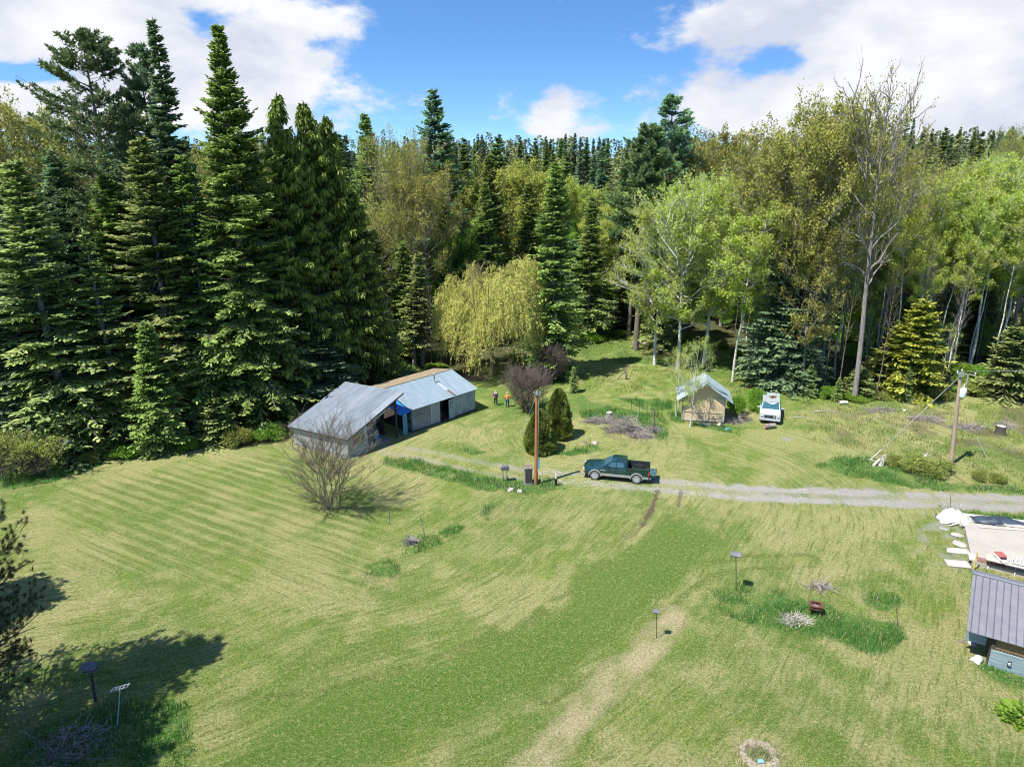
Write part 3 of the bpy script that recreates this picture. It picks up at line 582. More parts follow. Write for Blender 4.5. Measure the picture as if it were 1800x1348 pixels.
kit('cott_bare', broadleaf, M_barkg, L_cott, 26, 5.0, 24, zb=.3, limbs=30, sub=8, twigs=6, lf=9, ls=.2, rt=.26, leafy=.7)
kit('cott_dead', broadleaf, M_barkg, L_cott, 34, 6.0, 27, zb=.40, limbs=22, sub=6, twigs=4, lf=5, ls=.2, rt=.55, leafy=.3, ang0=(.5, 1.2), thick=2.0)
kit('aspen_a', broadleaf, M_birch, L_aspen, 24, 5.6, 31, zb=.24, limbs=36, sub=9, twigs=7, lf=12, ls=.21, rt=.27, lsd=.2, thick=1.8, ang0=(.25, .9))
kit('aspen_b', broadleaf, M_birch, L_aspen, 22, 4.0, 32, zb=.45, limbs=28, sub=9, twigs=6, lf=14, ls=.22, rt=.20, ang0=(.3, .9), lsd=.2, thick=1.5)
kit('aspen_tall', broadleaf, M_birch, L_aspen, 24, 3.2, 35, zb=.55, limbs=20, sub=8, twigs=6, lf=13, ls=.21, rt=.19, ang0=(.4, 1.0), lsd=.2, thick=1.5)
kit('aspen_thin', broadleaf, M_birch, L_aspen, 13, 2.3, 33, zb=.2, limbs=18, sub=5, twigs=4, lf=11, ls=.14, rt=.11, ang0=(.5, 1.0), lsd=.22)
kit('alder', broadleaf, M_barkg, L_green, 19, 4.6, 34, zb=.12, limbs=32, sub=9, twigs=6, lf=24, ls=.22, rt=.2)
kit('willow', willow, M_wbark, L_will, 15.5, 6.8, 41)
kit('bare_shrub', broadleaf, M_twig, L_bud, 7.0, 3.0, 42, zb=.06, limbs=95, sub=7, twigs=6, lf=2, ls=.07, rt=.04, stems=11, leafy=.6, ang0=(.3, 2.4), lsd=.05, thick=.65)
kit('plum', broadleaf, M_purp, L_bud, 4.6, 2.7, 43, zb=.1, limbs=84, sub=10, twigs=7, lf=1, ls=.06, rt=.07, stems=6, leafy=.25, lsd=.05)
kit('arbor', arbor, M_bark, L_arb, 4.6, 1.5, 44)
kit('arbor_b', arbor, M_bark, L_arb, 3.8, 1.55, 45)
kit('bush', bush, M_bark, L_green, 1.6, 1.6, 46, 7000, .13)
kit('bush_y', bush, M_bark, L_cotty, 2.6, 3.8, 47, 7000, .17, 22)
kit('budding', broadleaf, M_twig, L_cotty, 4.2, 2.7, 52, zb=.08, limbs=54, sub=8, twigs=5, lf=4, ls=.13, rt=.05, stems=8, leafy=.8, ang0=(.6, 1.8), lsd=.1)
kit('bush_o', bush, M_bark, leafmat('leaf_hedge', (.06, .10, .02), (.36, .38, .09), .3, .12), 1.1, .95, 48, 6000, .10)
kit('snag', broadleaf, M_twig, L_bud, 15, 1.8, 49, zb=.35, limbs=30, sub=3, twigs=2, lf=1, ls=.05, rt=.14, leafy=.1)
KINDN = {'fir': 'fir_tree', 'cedar': 'cedar_tree', 'pine': 'pine_tree', 'cott': 'cottonwood_tree', 'aspen': 'aspen_tree', 'alder': 'alder_tree', 'willow': 'willow_tree', 'bare': 'bare_shrub', 'budding': 'budding_shrub', 'plum': 'bare_shrub', 'arbor': 'evergreen_shrub', 'bush': 'bush', 'snag': 'dead_tree'}
SUNK = .06
def plant(k, x, y, h, r=None, label=None, group=None, rz=None, lean=(0, 0), cat=None):
    tm, cm, kh, kr = KIT[k]; name = KINDN[k.split('_')[0]]
    cat = cat or name.replace('_', ' ')
    rz = random.random()*6.28 if rz is None else rz
    o = thing(name, label, cat, (x, y, GZ(x, y)-SUNK), rz, group); s = h/kh; sr = (r/kr if r else s)
    o.scale = (sr, sr, s); o.rotation_euler = (lean[0], lean[1], rz)
    for me, nm in ((tm, 'trunk' if 'bush' not in name and 'shrub' not in name else 'stems'), (cm, 'crown' if 'bush' not in name and 'shrub' not in name else 'foliage')):
        c = bpy.data.objects.new(nm, me); COL.objects.link(c); c.parent = o
    return o
def by_top(k, px, py, Y, r=None, label=None, group=None, **kw):
    p = T(px, py, Y); return plant(k, p[0], Y, p[2]-GZ(p[0], Y), r, label, group, **kw)
TREES = [
 # left wood
 ('fir_light', 18, 275, 58.5, 5.6, 'broad light green fir at the far left edge behind the yellowish bushes'),
 ('pine_big', 140, 42, 68, 6.6, 'tall open pine with flat dark branches against the left cloud'),
 ('pine_thin', 236, 70, 71, 3.0, 'thin blue green pine between the wide open pine and the narrow spired fir'),
 ('fir_spire', 271, 33, 67, 4.2, 'tall narrow fir with a needle thin spire beside the thin pine'),
 ('fir_a', 378, 38, 65.0, 5.8, 'tallest dark fir with bare grey trunk showing, left of the grey roofed barn'),
 ('fir_light', 238, 235, 62.5, 5.6, 'pale green fir with grey dead twigs in front of the spired fir'),
 ('cedar_a', 486, 160, 69, 5.6, 'cedar with drooping fronds, first right of the tallest dark fir'),
 ('cedar_a', 530, 174, 71, 6.0, 'drooping cedar in the middle of the three behind the barn'),
 ('cedar_b', 574, 195, 73, 5.6, 'drooping cedar, rightmost of the three tall ones behind the barn'),
 ('cedar_b', 615, 330, 73.5, 5.0, 'lower drooping cedar on the right flank of the dark cedars'),
 ('fir_b', 640, 450, 77, 3.2, 'dark fir directly behind the ridge of the long low shed'),
 ('fir_c', 150, 400, 60, 4.0, 'mid height dark fir behind the bird box at the left wood edge'),
 ('fir_b', 178, 300, 65, 4.8, 'dark fir below the tall open pine'),
 ('fir_b', 318, 270, 64, 4.8, 'dark fir filling the gap left of the tallest dark fir'),
 ('fir_c', 500, 470, 67.5, 3.4, 'short dark fir just left of the barn roof peak'),
 ('fir_c', 250, 560, 58.0, 2.6, 'small dark fir at the foot of the pale green fir'),
 ('fir_young', 372, 690, 59.8, 2.2, 'young fir at the lawn edge under the tallest dark fir'),
 ('fir_young', 270, 740, 58.2, 1.8, 'low young fir at the lawn edge, midway along the left wood'),
 ('fir_blue', 560, 560, 67.5, 4.0, 'low dark fir touching the back of the barn'),
 ('fir_blue', 85, 270, 66, 5.0, 'blue green fir behind the broad light green fir'),
 ('cott_b', 28, 152, 82, 5.5, 'olive budding cottonwood at the upper left corner of the wood'),
 ('cott_b', 78, 182, 84, 5.0, 'olive budding cottonwood left of the tall open pine'),
 ('pine_thin', 205, 200, 78, 3.4, 'small pine seen between the open pine and the thin pine'),
 ('fir_b', 436, 240, 70, 4.6, 'dark fir peeking right behind the tallest dark fir'),
 ('fir_blue', 2, 420, 60.5, 4.4, 'dark fir cut by the left edge under the broad light green fir'),
 ('fir_c', -30, 520, 57, 3.6, 'dark fir just outside the left edge'),
 # behind the barn and centre left
 ('fir_b', 641, 196, 98, 4.0, 'fir whose tip stands left of the bare brown cottonwoods on the skyline'),
 ('cott_bare', 678, 206, 95, 4.4, 'nearly leafless grey cottonwood, left one of the pair by the skyline fir'),
 ('cott_bare', 712, 212, 96, 4.6, 'nearly leafless grey cottonwood, right one of the pair by the skyline fir'),
 ('cott_a', 735, 262, 93, 5.2, 'brownish cottonwood under the big lone blue green fir'),
 ('fir_blue', 762, 154, 108, 6.4, 'big lone blue green fir standing above the middle skyline'),
 ('cott_bare', 660, 330, 90, 4.6, 'grey twiggy cottonwood in front of the skyline fir'),
 ('fir_b', 657, 400, 86, 3.2, 'dark fir left of the slender bare stemmed firs'),
 ('fir_c', 705, 420, 86.5, 3.0, 'dark fir between the cedars and the willow'),
 ('fir_skinny', 735, 440, 84.5, 2.4, 'slender fir with bare pale stem left of the willow, taller of the two'),
 ('fir_skinny', 722, 500, 83.5, 2.0, 'slender fir with bare pale stem left of the willow, shorter of the two'),
 ('alder', 792, 372, 97, 4.6, 'bright green alder behind the willow'),
 ('fir_c', 815, 365, 99, 2.9, 'dark fir right beside the bright green alder'),
 ('fir_b', 858, 268, 101, 3.9, 'dark pointed fir rising behind the willow'),
 ('cott_y', 828, 290, 113, 6.0, 'yellow olive cottonwood left of the dark pointed fir'),
 ('cott_y', 892, 268, 113, 6.4, 'yellow olive cottonwood right of the dark pointed fir'),
 ('cott_y', 935, 274, 111, 6.2, 'yellow olive cottonwood behind the dark fir by the clearing'),
 ('cott_y', 1000, 300, 116, 5.4, 'yellow olive cottonwood right of the dark fir by the clearing'),
 ('willow', 862, 434, 80.5, 7.0, 'golden weeping willow behind the long low shed'),
 ('fir_b', 975, 282, 80.0, 3.9, 'dark narrow fir standing alone at the clearing right of the willow'),
 ('fir_b', 1041, 345, 98, 3.9, 'dark fir at the back of the clearing'),
 ('fir_c', 1010, 420, 101, 3.4, 'shorter dark fir between the two firs at the clearing'),
 ('aspen_b', 1088, 322, 106, 4.8, 'bright green aspen at the back of the clearing'),
 ('aspen_b', 1068, 380, 103, 4.0, 'smaller bright aspen beside the fir at the back of the clearing'),
 ('pine_round', 1140, 212, 92, 4.4, 'pine with a long bare dark trunk left of the pale aspens'),
 ('pine_thin', 1188, 163, 108, 4.6, 'tall open pine highest on the skyline right of centre'),
 ('pine_round', 1118, 330, 100, 3.4, 'pine with a thin bare pale trunk at the back of the clearing'),
 ('fir_c', 1105, 470, 106, 3.2, 'dark low fir behind the bare trunks of the pines'),
 ('fir_c', 1165, 450, 93, 3.2, 'dark low fir just left of the pale aspens'),
 ('aspen_a', 1170, 335, 85, 5.4, 'large pale aspen, leftmost of the group behind the small shed'),
 ('aspen_a', 1218, 290, 83, 5.8, 'large pale aspen, second from left of the group behind the small shed'),
 ('aspen_a', 1268, 272, 84, 5.8, 'tallest pale aspen straight behind the small shed'),
 ('aspen_b', 1322, 325, 78, 4.8, 'pale aspen with a clear white trunk right of the small shed'),
 ('aspen_a', 1355, 400, 86, 4.4, 'lower pale aspen at the right end of the group behind the shed'),
 ('aspen_thin', 1226, 585, 63.8, 1.7, 'young birch with yellow green leaves in front of the small shed'),
 ('aspen_thin', 1198, 610, 66.6, 1.6, 'young birch beside the left wall of the small shed'),
 ('cott_b', 1245, 225, 108, 5.2, 'olive cottonwood behind the left of the pale aspens'),
 ('cott_b', 1300, 212, 106, 5.6, 'olive cottonwood behind the tallest pale aspen'),
 ('fir_far', 1355, 235, 116, 3.6, 'dark fir between the olive cottonwoods on the right skyline'),
 # right
 ('cott_a', 1385, 222, 80, 6.0, 'olive brown cottonwood at the left end of the tall right group'),
 ('cott_a', 1432, 158, 76, 5.8, 'olive brown cottonwood, left of the highest pair in the right group'),
 ('cott_a', 1472, 132, 76, 5.6, 'olive brown cottonwood with the highest leafy top in the right group'),
 ('cott_b', 1515, 150, 79, 5.2, 'olive brown cottonwood behind the dead topped one'),
 ('cott_dead', 1560, 100, 71.5, 4.6, 'huge half dead cottonwood with a bare grey top'),
 ('cott_bare', 1606, 205, 82, 5.0, 'thin leaved cottonwood right of the half dead one'),
 ('cott_b', 1450, 380, 73.5, 3.6, 'slim cottonwood in front of the right group'),
 ('fir_blue', 1392, 400, 76.5, 4.2, 'dense blue green fir right of the white wagon, left one of two'),
 ('fir_blue', 1424, 440, 75.5, 3.6, 'dense blue green fir right of the white wagon, right one of two'),
 ('cedar_gold', 1624, 514, 73.5, 4.0, 'yellow green cedar at the wood edge behind the transformer pole'),
 ('fir_young', 1560, 600, 75.0, 2.8, 'young fir left of the yellow green cedar'),
 ('fir_young', 1515, 640, 73.0, 2.0, 'low young fir under the half dead cottonwood'),
 ('aspen_tall', 1655, 300, 84, 3.4, 'leaning white stemmed aspen left in the right grove'),
 ('aspen_tall', 1690, 290, 90, 3.8, 'aspen behind the leaning one in the right grove'),
 ('aspen_b', 1708, 262, 96, 5.2, 'tall bright aspen in the middle of the right grove'),
 ('aspen_a', 1748, 250, 98, 5.6, 'tall bright aspen with round top near the right edge'),
 ('aspen_a', 1790, 246, 97, 5.6, 'tall bright aspen cut by the right edge'),
 ('aspen_tall', 1725, 320, 84, 3.4, 'shorter aspen in front of the middle of the right grove'),
 ('aspen_tall', 1768, 330, 83, 3.4, 'shorter aspen near the right edge'),
 ('aspen_b', 1830, 300, 84, 4.8, 'aspen standing just past the right edge'),
 ('fir_young', 1792, 560, 72.5, 3.2, 'young fir at the right edge below the aspens'),
 ('cott_bare', 1795, 195, 112, 3.6, 'thin leaved cottonwood above the right edge skyline'),
 ('fir_c', 1680, 470, 88, 3.0, 'dark fir among the white aspen stems, left one'),
 ('fir_c', 1745, 480, 90, 3.0, 'dark fir among the white aspen stems, right one'),
 ('snag', 1700, 480, 76, 1.6, 'dead grey stem between the aspens of the right grove'),
]
for i, (k, px, py, Y, r, lab) in enumerate(TREES):
    ln = (0, 0)
    if k == 'fir_b' and i % 2: k = 'fir_d'
    if k == 'fir_c': k = ('fir_c', 'fir_e', 'fir_f')[i % 3]
    if k in ('aspen_b', 'aspen_tall') and px > 1640: ln = (random.uniform(-.03, .03), random.uniform(.02, .09))
    ob_ = by_top(k, px, py, Y, r*(1.12 if k[:3] in ('cot', 'asp', 'ald') else 1), lab, rz=(i*2.39) % 6.28, lean=ln)
    if k == 'cott_dead': ob_.location.x += 1.9; ob_.rotation_euler = (0, -.055, 0)
# background wood, row behind row: never above the photograph's skyline
SKX = [-400, 0, 100, 200, 300, 450, 560, 640, 700, 800, 900, 1000, 1100, 1200, 1340, 1400, 1500, 1600, 1680, 1760, 1800, 2200]
SKY_ = [180, 170, 200, 260, 260, 215, 225, 240, 260, 240, 236, 238, 240, 245, 240, 215, 200, 222, 222, 212, 225, 230]
front = lambda px: np.interp(px, [-400, 0, 250, 450, 560, 640, 760, 900, 1000, 1110, 1250, 1340, 1380, 1500, 1800, 2300], [56, 60, 64, 66, 72, 82, 90, 94, 105, 108, 102, 92, 82, 80, 84, 84])
rg = np.random.RandomState(77); used = [(T(t[1], t[2], t[3])[0], t[3]) for t in TREES]
GRP = {'fir': ('dark conifer among the massed trees of the middle wood', 'conifers of the middle wood'), 'cott': ('olive budding cottonwood among the massed trees of the middle wood', 'cottonwoods of the middle wood'),
       'aspen': ('bright green aspen among the massed trees of the middle wood', 'aspens of the middle wood'), 'farfir': ('small distant conifer in the serrated far skyline', 'conifers of the far skyline'), 'farcott': ('small distant leafing tree in front of the far skyline conifers', 'leafing trees below the far skyline')}
def fill(n, d0, d1, mindist, far, hr):
    c = 0; tries = 0
    while c < n and tries < n*40:
        tries += 1; px = rg.uniform(-260, 2060); Y0 = front(px)+4; u = rg.rand()
        Y = Y0+d0+(d1-d0)*u**1.0
        x = (px-900)/FPX*Y*1.03
        if any((x-a)**2+(Y-b)**2 < mindist**2 for a, b in used): continue
        if far: k = 'fir_far' if rg.rand() < .5 else ('fir_far2' if rg.rand() < .66 else ('cott_y' if 750 < px < 1050 else 'cott_b'))
        else:
            q = rg.rand()
            if px < 700: k = ['fir_b', 'fir_c', 'fir_far2', 'cedar_b', 'cott_b'][min(4, int(q*5.2))]
            elif px > 1640: k = ['aspen_b', 'aspen_tall', 'aspen_tall', 'fir_c', 'cott_b'][min(4, int(q*5))]
            else: k = ['fir_b', 'fir_c', 'cott_y', 'cott_b', 'alder', 'aspen_b', 'fir_far'][min(6, int(q*7))]
        if k == 'fir_b': k = ('fir_b', 'fir_d', 'fir_f')[int(rg.randint(3))]
        if k == 'fir_c': k = ('fir_c', 'fir_e')[int(rg.randint(2))]
        broad = k.split('_')[0] in ('cott', 'alder', 'aspen')
        top_py = np.interp(px, SKX, SKY_)+(abs(rg.randn())*12-6 if far else abs(rg.randn())*50)+(0 if far else 12)+((45 if 760 < px < 1360 else 22) if broad else 0)
        hmax = T(px, top_py, Y)[2]-GZ(x, Y); h = min(hmax, rg.uniform(*hr))
        if h < 6: continue
        used.append((x, Y)); fam = k.split('_')[0]; fam = 'fir' if fam in ('fir', 'cedar') else ('cott' if fam in ('cott', 'alder') else fam)
        lab, g_ = GRP[('far'+('fir' if fam == 'fir' else 'cott')) if far else fam]
        plant(k, x, Y, h, (rg.uniform(2.8, 4.2) if not far else h*rg.uniform(.09, .16))*(1 if fam == 'fir' else 1.25), lab, g_, rz=rg.rand()*6.28); c += 1
fill(165, 0, 42, 3.4, False, (15, 40))
fill(250, 40, 230, 4.6, True, (30, 60))
# shrubs and undergrowth
def gp(k, px, py, h, r, label, group=None, **kw): p = G(px, py); return plant(k, p[0], p[1], h, r, label, group, **kw)
gp('bare_shrub', 578, 893, 8.4, 3.9, 'large bare many stemmed shrub on the lawn in front of the barn')
gp('plum', 930, 722, 4.9, 2.9, 'purplish bare shrub behind the cone shaped evergreens')
gp('plum', 968, 672, 5.0, 2.2, 'grey twiggy shrub under the lone dark fir')
gp('arbor', 981, 768, 4.9, 1.35, 'cone shaped dark evergreen, taller one beside the centre utility pole')
gp('arbor_b', 949, 792, 4.0, 1.5, 'cone shaped dark evergreen, shorter one beside the centre utility pole')
gp('budding', 75, 835, 4.0, 2.8, 'yellow budding bush at the left wood edge behind the bird box')
gp('budding', 12, 842, 4.6, 2.4, 'yellow budding bush cut by the left edge')
gp('bush_o', 1610, 826, 1.3, 1.7, 'low green hedge bush left of the transformer pole, bigger one')
gp('bush_o', 1648, 832, 1.2, 1.5, 'low green hedge bush right at the foot of the transformer pole')
gp('bush_o', 1578, 818, 1.0, 1.0, 'low green hedge bush behind the broken stump by the drive')
gp('bush_o', 1722, 843, .9, .7, 'small dark bush right of the transformer pole near the drive')
gp('bush_o', 1752, 848, .9, .7, 'small dark bush furthest right beside the drive')
gp('bush', 1330, 722, 2.6, 1.1, 'yellow green sapling between the small shed and the white wagon')
gp('bush', 1292, 728, 2.2, 1.0, 'leafy sapling touching the right eave of the small shed')
UN = [(650,658),(700,650),(770,655),(905,640),(1040,600),(1085,592),(1160,596),(1210,604),(1350,650),(1372,672),(1452,700),(1502,702),(1548,698),(1580,700),(1660,694),(1710,692),(1745,690),(1690,676),(1640,700),(1780,700),(470,772),(420,782),(330,790),(220,800),(160,812),(1790,668),(1730,664),(1270,612),(1300,622)]
for i, (a, b) in enumerate(UN):
    p = G(a, b); plant('bush' if i % 3 else 'bush_o', p[0], p[1], random.uniform(.8, 1.9), random.uniform(.9, 1.8), 'low leafy undergrowth bush at the foot of the wood edge', 'undergrowth bushes along the wood edge')
AT = [(1448,350),(1482,330),(1505,400),(1586,340),(1625,360),(1642,420),(1672,350),(1684,400),(1702,330),(1716,410),(1738,340),(1752,400),(1772,330),(1790,380),(1812,350),(1345,420),(1330,430)]
for i, (a, tp) in enumerate(AT):
    Yq = front(a)+[-2, 3, 0, 6, -3][i % 5]; by_top('aspen_tall', a, tp, Yq, 2.6, 'slim white stemmed aspen among the trunks at the right wood edge', 'slim aspens of the right wood edge', lean=(random.uniform(-.03, .03), random.uniform(-.04, .10)))
YF = [(120,815),(180,806),(330,785),(520,764),(676,640),(1385,692),(1420,698),(1470,706),(1535,702),(1590,705),(1660,700),(1770,660),(1010,604),(1190,612),(905,655),(1008,690)]
for i, (a, b) in enumerate(YF):
    p = G(a, b); plant('fir_young', p[0], p[1], random.uniform(1.6, 4.2), None, 'small young fir seedling along the wood edge', 'fir seedlings along the wood edge')
SG = [(668,640,470),(688,648,520),(760,648,500),(775,640,520),(1500,690,420),(1470,700,400),(1445,694,380),(1430,690,430),(1540,700,470),(1600,690,430),(1640,640,400),(1668,640,380),(1738,640,430),(1688,610,400),(1716,640,470),(1350,610,440),(1292,588,430)]
for i, (a, b, tp) in enumerate(SG):
    p = G(a, b); h = T(a, tp, p[1])[2]; plant('snag', p[0], p[1], h, 1.2, 'slim bare grey trunk standing among the wood edge trees', 'bare trunks along the wood edge')
def farwood():
    rg = np.random.RandomState(5); tmp = MB(); n = 330; f = rg.rand(n)**.8; A = rg.rand(n)*6.283; rr = (1-f)**.8*rg.uniform(.55, 1.0, n)
    base = np.stack([np.cos(A)*rr, np.sin(A)*rr, f], -1); dirs = unit(np.stack([np.cos(A), np.sin(A), rg.uniform(-.5, .1, n)], -1)); mb_ = MB()
    for k in range(1250):
        Y = 255+rg.rand()*230; x = rg.uniform(-.95, .95)*Y; h = T(900, rg.uniform(248, 288)-14*rg.rand()**4-12*vnoise(x, Y, 30, 3)-14*float(sstep(90, 260, x)), Y)[2]-float(hill(x, Y)); w = rg.uniform(1.8, 5.0); dec = rg.rand() < .28
        a = rg.rand()*6.28; Rz = rot(a)[:2, :2]; P = base.copy()
        if dec: P[:, :2] = P[:, :2]*(np.sqrt(np.clip(1-(2*f-1)**2, .05, 1))/((1-f)**.8+.25))[:, None]; w *= 1.25; h *= .93
        P[:, :2] = P[:, :2] @ Rz.T*w; P[:, 2] = P[:, 2]*h+float(hill(x, Y)); P[:, 0] += x; P[:, 1] += Y; D = dirs.copy(); D[:, :2] = D[:, :2] @ Rz.T
        mb_.leaves(P, D, unit(rg.randn(n, 3)*.5+[0, 0, 1]), 1.15, .75, np.clip(rg.rand(n)*.45+rg.rand()*.15+(.4 if dec else 0), 0, 1))
    o = mb_.build('far_wood', leafmat('needles_far', (.045, .085, .055), (.34, .38, .13), .2, .0)); tag(o, 'far off conifer wood closing the horizon behind the clearing', 'wood', kind='stuff')  # bluish distance haze mixed into the darker needle colour
farwood()
rgs = np.random.RandomState(21)
for i in range(95):                                     # saplings and thicket inside the wood
    px = rgs.uniform(640, 2000); Y = front(px)+rgs.uniform(-3, 26); x = (px-900)/FPX*Y*1.03; k = ['aspen_thin', 'alder', 'bush', 'fir_young', 'alder'][i % 5]
    if px < 1350 and Y < front(px)+1: continue
    if k == 'bush': plant(k, x, Y, rgs.uniform(1.5, 3), rgs.uniform(1.5, 2.6), 'low leafy undergrowth bush at the foot of the wood edge', 'undergrowth bushes along the wood edge')
    else: plant(k, x, Y, rgs.uniform(3, 8.5), None, {'aspen_thin': 'slim aspen sapling in the thicket under the big trees', 'alder': 'leafy alder sapling in the thicket under the big trees', 'fir_young': 'small young fir seedling along the wood edge'}[k], {'aspen_thin': 'aspen saplings in the thicket', 'alder': 'alder saplings in the thicket', 'fir_young': 'fir seedlings along the wood edge'}[k])
# near pine, its trunk left of the frame: only its right hand boughs reach in
def nearpine():
    rg = np.random.RandomState(3); o = thing('pine_tree', 'dark near pine whose boughs poke in at the lower left edge', 'pine tree', (-25.3, 25.4, -SUNK), 0)
    tr = MB(); cr = MB(); h = 20.0; tr.tube([(0, 0, 0), (.1, 0, 6), (-.1, .1, 12), (0, 0, h)], [.26, .2, .12, .03], 9)
    z = np.concatenate([np.arange(2.4, h-.4, .42)]); Z = np.repeat(z, 8)+rg.randn(len(z)*8)*.2; N = len(Z); A = rg.rand(N)*6.28
    f = Z/h; L = 5.1*(1-f)**.75*rg.uniform(.65, 1.15, N)+.2; t = np.linspace(0, 1, 6)
    rise = .05+.35*f; bnd = np.stack([np.cos(A)[:, None]*L[:, None]*t, np.sin(A)[:, None]*L[:, None]*t, Z[:, None]+L[:, None]*(rise[:, None]*t+.18*t**2)], -1)+rg.randn(N, 6, 3)*.05*t[:, None]
    tr.tubes(bnd, (.045*(L/4)+.008)[:, None]*np.linspace(1, .25, 6), 5, .4)
    S1, _ = kids(bnd, 11, .26, rg, .3, .8, .25, K=4); tr.tubes(S1, np.full((len(S1), 1), .014)*np.linspace(1, .5, 4), 3, .5)
    S2, _ = kids(S1, 3, .45, rg, .3, .7, .3, K=3, taper=False); S2 = S2[rg.rand(len(S2)) < .8]; tr.tubes(S2, np.full((len(S2), 1), .009)*np.linspace(1, .6, 3), 3, .5)
    E = S2[:, -1]; Dd = unit(S2[:, -1]-S2[:, 0]); m = 44; keep = rg.rand(len(E)) < .97; E = E[keep]; Dd = Dd[keep]
    P = np.repeat(E-Dd*.06, m, 0)-np.repeat(Dd, m, 0)*rg.rand(len(E)*m, 1)*.14; D2 = unit(np.repeat(Dd, m, 0)*1.0+rg.randn(len(E)*m, 3)*.6)
    cr.leaves(P, D2, unit(rg.randn(len(P), 3)), .19, .014, rg.rand(len(P))*.8)
    tr.build('trunk', M_bark, o, True); cr.build('crown', leafmat('needles_near', (.025, .045, .016), (.13, .165, .06), .2), o)
    return o
nearpine()
# another pine further left, seen only by its shade
plant('pine_round', -34.0, 32.6, 12.5, 3.0, 'round pine beyond the left edge whose shade falls on the lawn', rz=1.0)
plant('pine_round', -25.8, 19.3, 17.5, 4.6, 'dense pine beyond the lower left corner whose shade fills the corner', rz=2.0)

# ------------------------------------------------------------------ buildings
M_roofg = mat('roof_grey_metal', (.115, .145, .18), (.20, .235, .27), 1.6, .5, .2, stretch=(.3, 2.5, 1), detail=7, tint=(.30, .335, .37), spec=.5)
M_roofb = mat('roof_pale_metal', (.14, .20, .25), (.22, .285, .34), 1.6, .5, .2, stretch=(2.5, .3, 1), detail=7, tint=(.17, .21, .25), spec=.5)
M_tan = mat('roof_tan', (.25, .20, .13), (.18, .15, .10), 2, .85)
M_white = mat('paint_white_worn', (.38, .42, .42), (.22, .24, .24), 3, .75, stretch=(1, 1, .5), lo=.45, hi=.8)
M_pale = mat('paint_pale_green', (.32, .41, .40), (.23, .30, .30), 4, .75, stretch=(2, 2, .4))
M_dark = mat('dark_wood_and_shade', (.035, .03, .028), (.07, .06, .05), 5, .85)
M_conc = mat('concrete', (.26, .255, .245), (.18, .175, .165), 2, .9, bump=.15)
M_wood = mat('weathered_board', (.30, .27, .23), (.46, .43, .38), 5, .85, stretch=(1, 6, 1), bump=.2)
M_brown = mat('brown_wood', (.20, .10, .045), (.12, .06, .03), 6, .8, stretch=(1, 1, .2))
M_tarpb = mat('tarp_blue', (.02, .20, .55), (.015, .14, .42), 2, .5)
M_blue = mat('paint_blue', (.06, .22, .32), (.10, .30, .40), 3, .6)
M_glass = mat('glass_dark', (.03, .075, .10), (.06, .13, .16), 1, .06, spec=.8)
M_rust = mat('rust', (.13, .05, .03), (.075, .035, .024), 8, .85, bump=.3)
M_steel = mat('galvanised', (.42, .44, .46), (.30, .32, .33), 5, .4, .6)
M_blk = mat('black_plastic', (.012, .013, .016), (.03, .032, .036), 6, .55)
M_ply = mat('plywood', (.60, .46, .29), (.45, .33, .20), 6, .85, stretch=(1, 1, 2), lo=.3, hi=.75)
def ribs(mb, P, n, w=.03, hgt=.03, v=.5, j=0):
    """raised seams running from edge P0-P3 to edge P1-P2 of a roof quad"""
    P = np.asarray(P, float); nn = np.cross(P[1]-P[0], P[3]-P[0]); nn /= np.linalg.norm(nn); nn *= np.sign(nn[2])
    e = (P[3]-P[0])/np.linalg.norm(P[3]-P[0])
    for i in range(n):
        t = (i+.5)/n; a = P[0]*(1-t)+P[3]*t; b = P[1]*(1-t)+P[2]*t; k = nn*.002
        mb.add([a-e*w+k, a+nn*hgt, a+e*w+k, b-e*w+k, b+nn*hgt, b+e*w+k], [[0, 1, 4, 3], [1, 2, 5, 4]], v)
def sheets(mb, P, n, t=.05, rows=1, seed=0):
    """roofing sheets side by side, each a little different in shade"""
    rg = np.random.RandomState(seed); P = np.asarray(P, float); nn = np.cross(P[1]-P[0], P[3]-P[0]); nn /= np.linalg.norm(nn); nn *= np.sign(nn[2])
    for i in range(n):
        for r_ in range(rows):
            a, b = i/n, (i+1)/n; c, d = r_/rows, (r_+1)/rows; k = nn*(.003*(i % 2)+.012*r_+.004*rg.rand())
            q = lambda s_, u_: (P[0]*(1-s_)+P[3]*s_)*(1-u_)+(P[1]*(1-s_)+P[2]*s_)*u_
            mb.slab([q(a, c)+k, q(a, d)+k, q(b, d)+k, q(b, c)+k], t, v=np.clip(rg.rand()*.28+(.25 if rg.rand() > .88 else 0), 0, 1))
def wallbox(mb, a, b, z0, z1a, z1b, t=.1, v=.5, mi=0):
    """upright wall from a to b (xy), bottom z0, top sloping z1a -> z1b"""
    a = np.asarray(a, float); b = np.asarray(b, float); d = (b-a)/np.linalg.norm(b-a); n = np.array([-d[1], d[0]])*t/2
    q = [np.append(p+s_*n, z) for z_ in (0, 1) for (p, s_, z) in ((a, -1, z0 if not z_ else z1a), (b, -1, z0 if not z_ else z1b), (b, 1, z0 if not z_ else z1b), (a, 1, z0 if not z_ else z1a))]
    mb.hexa(q, v, mi)
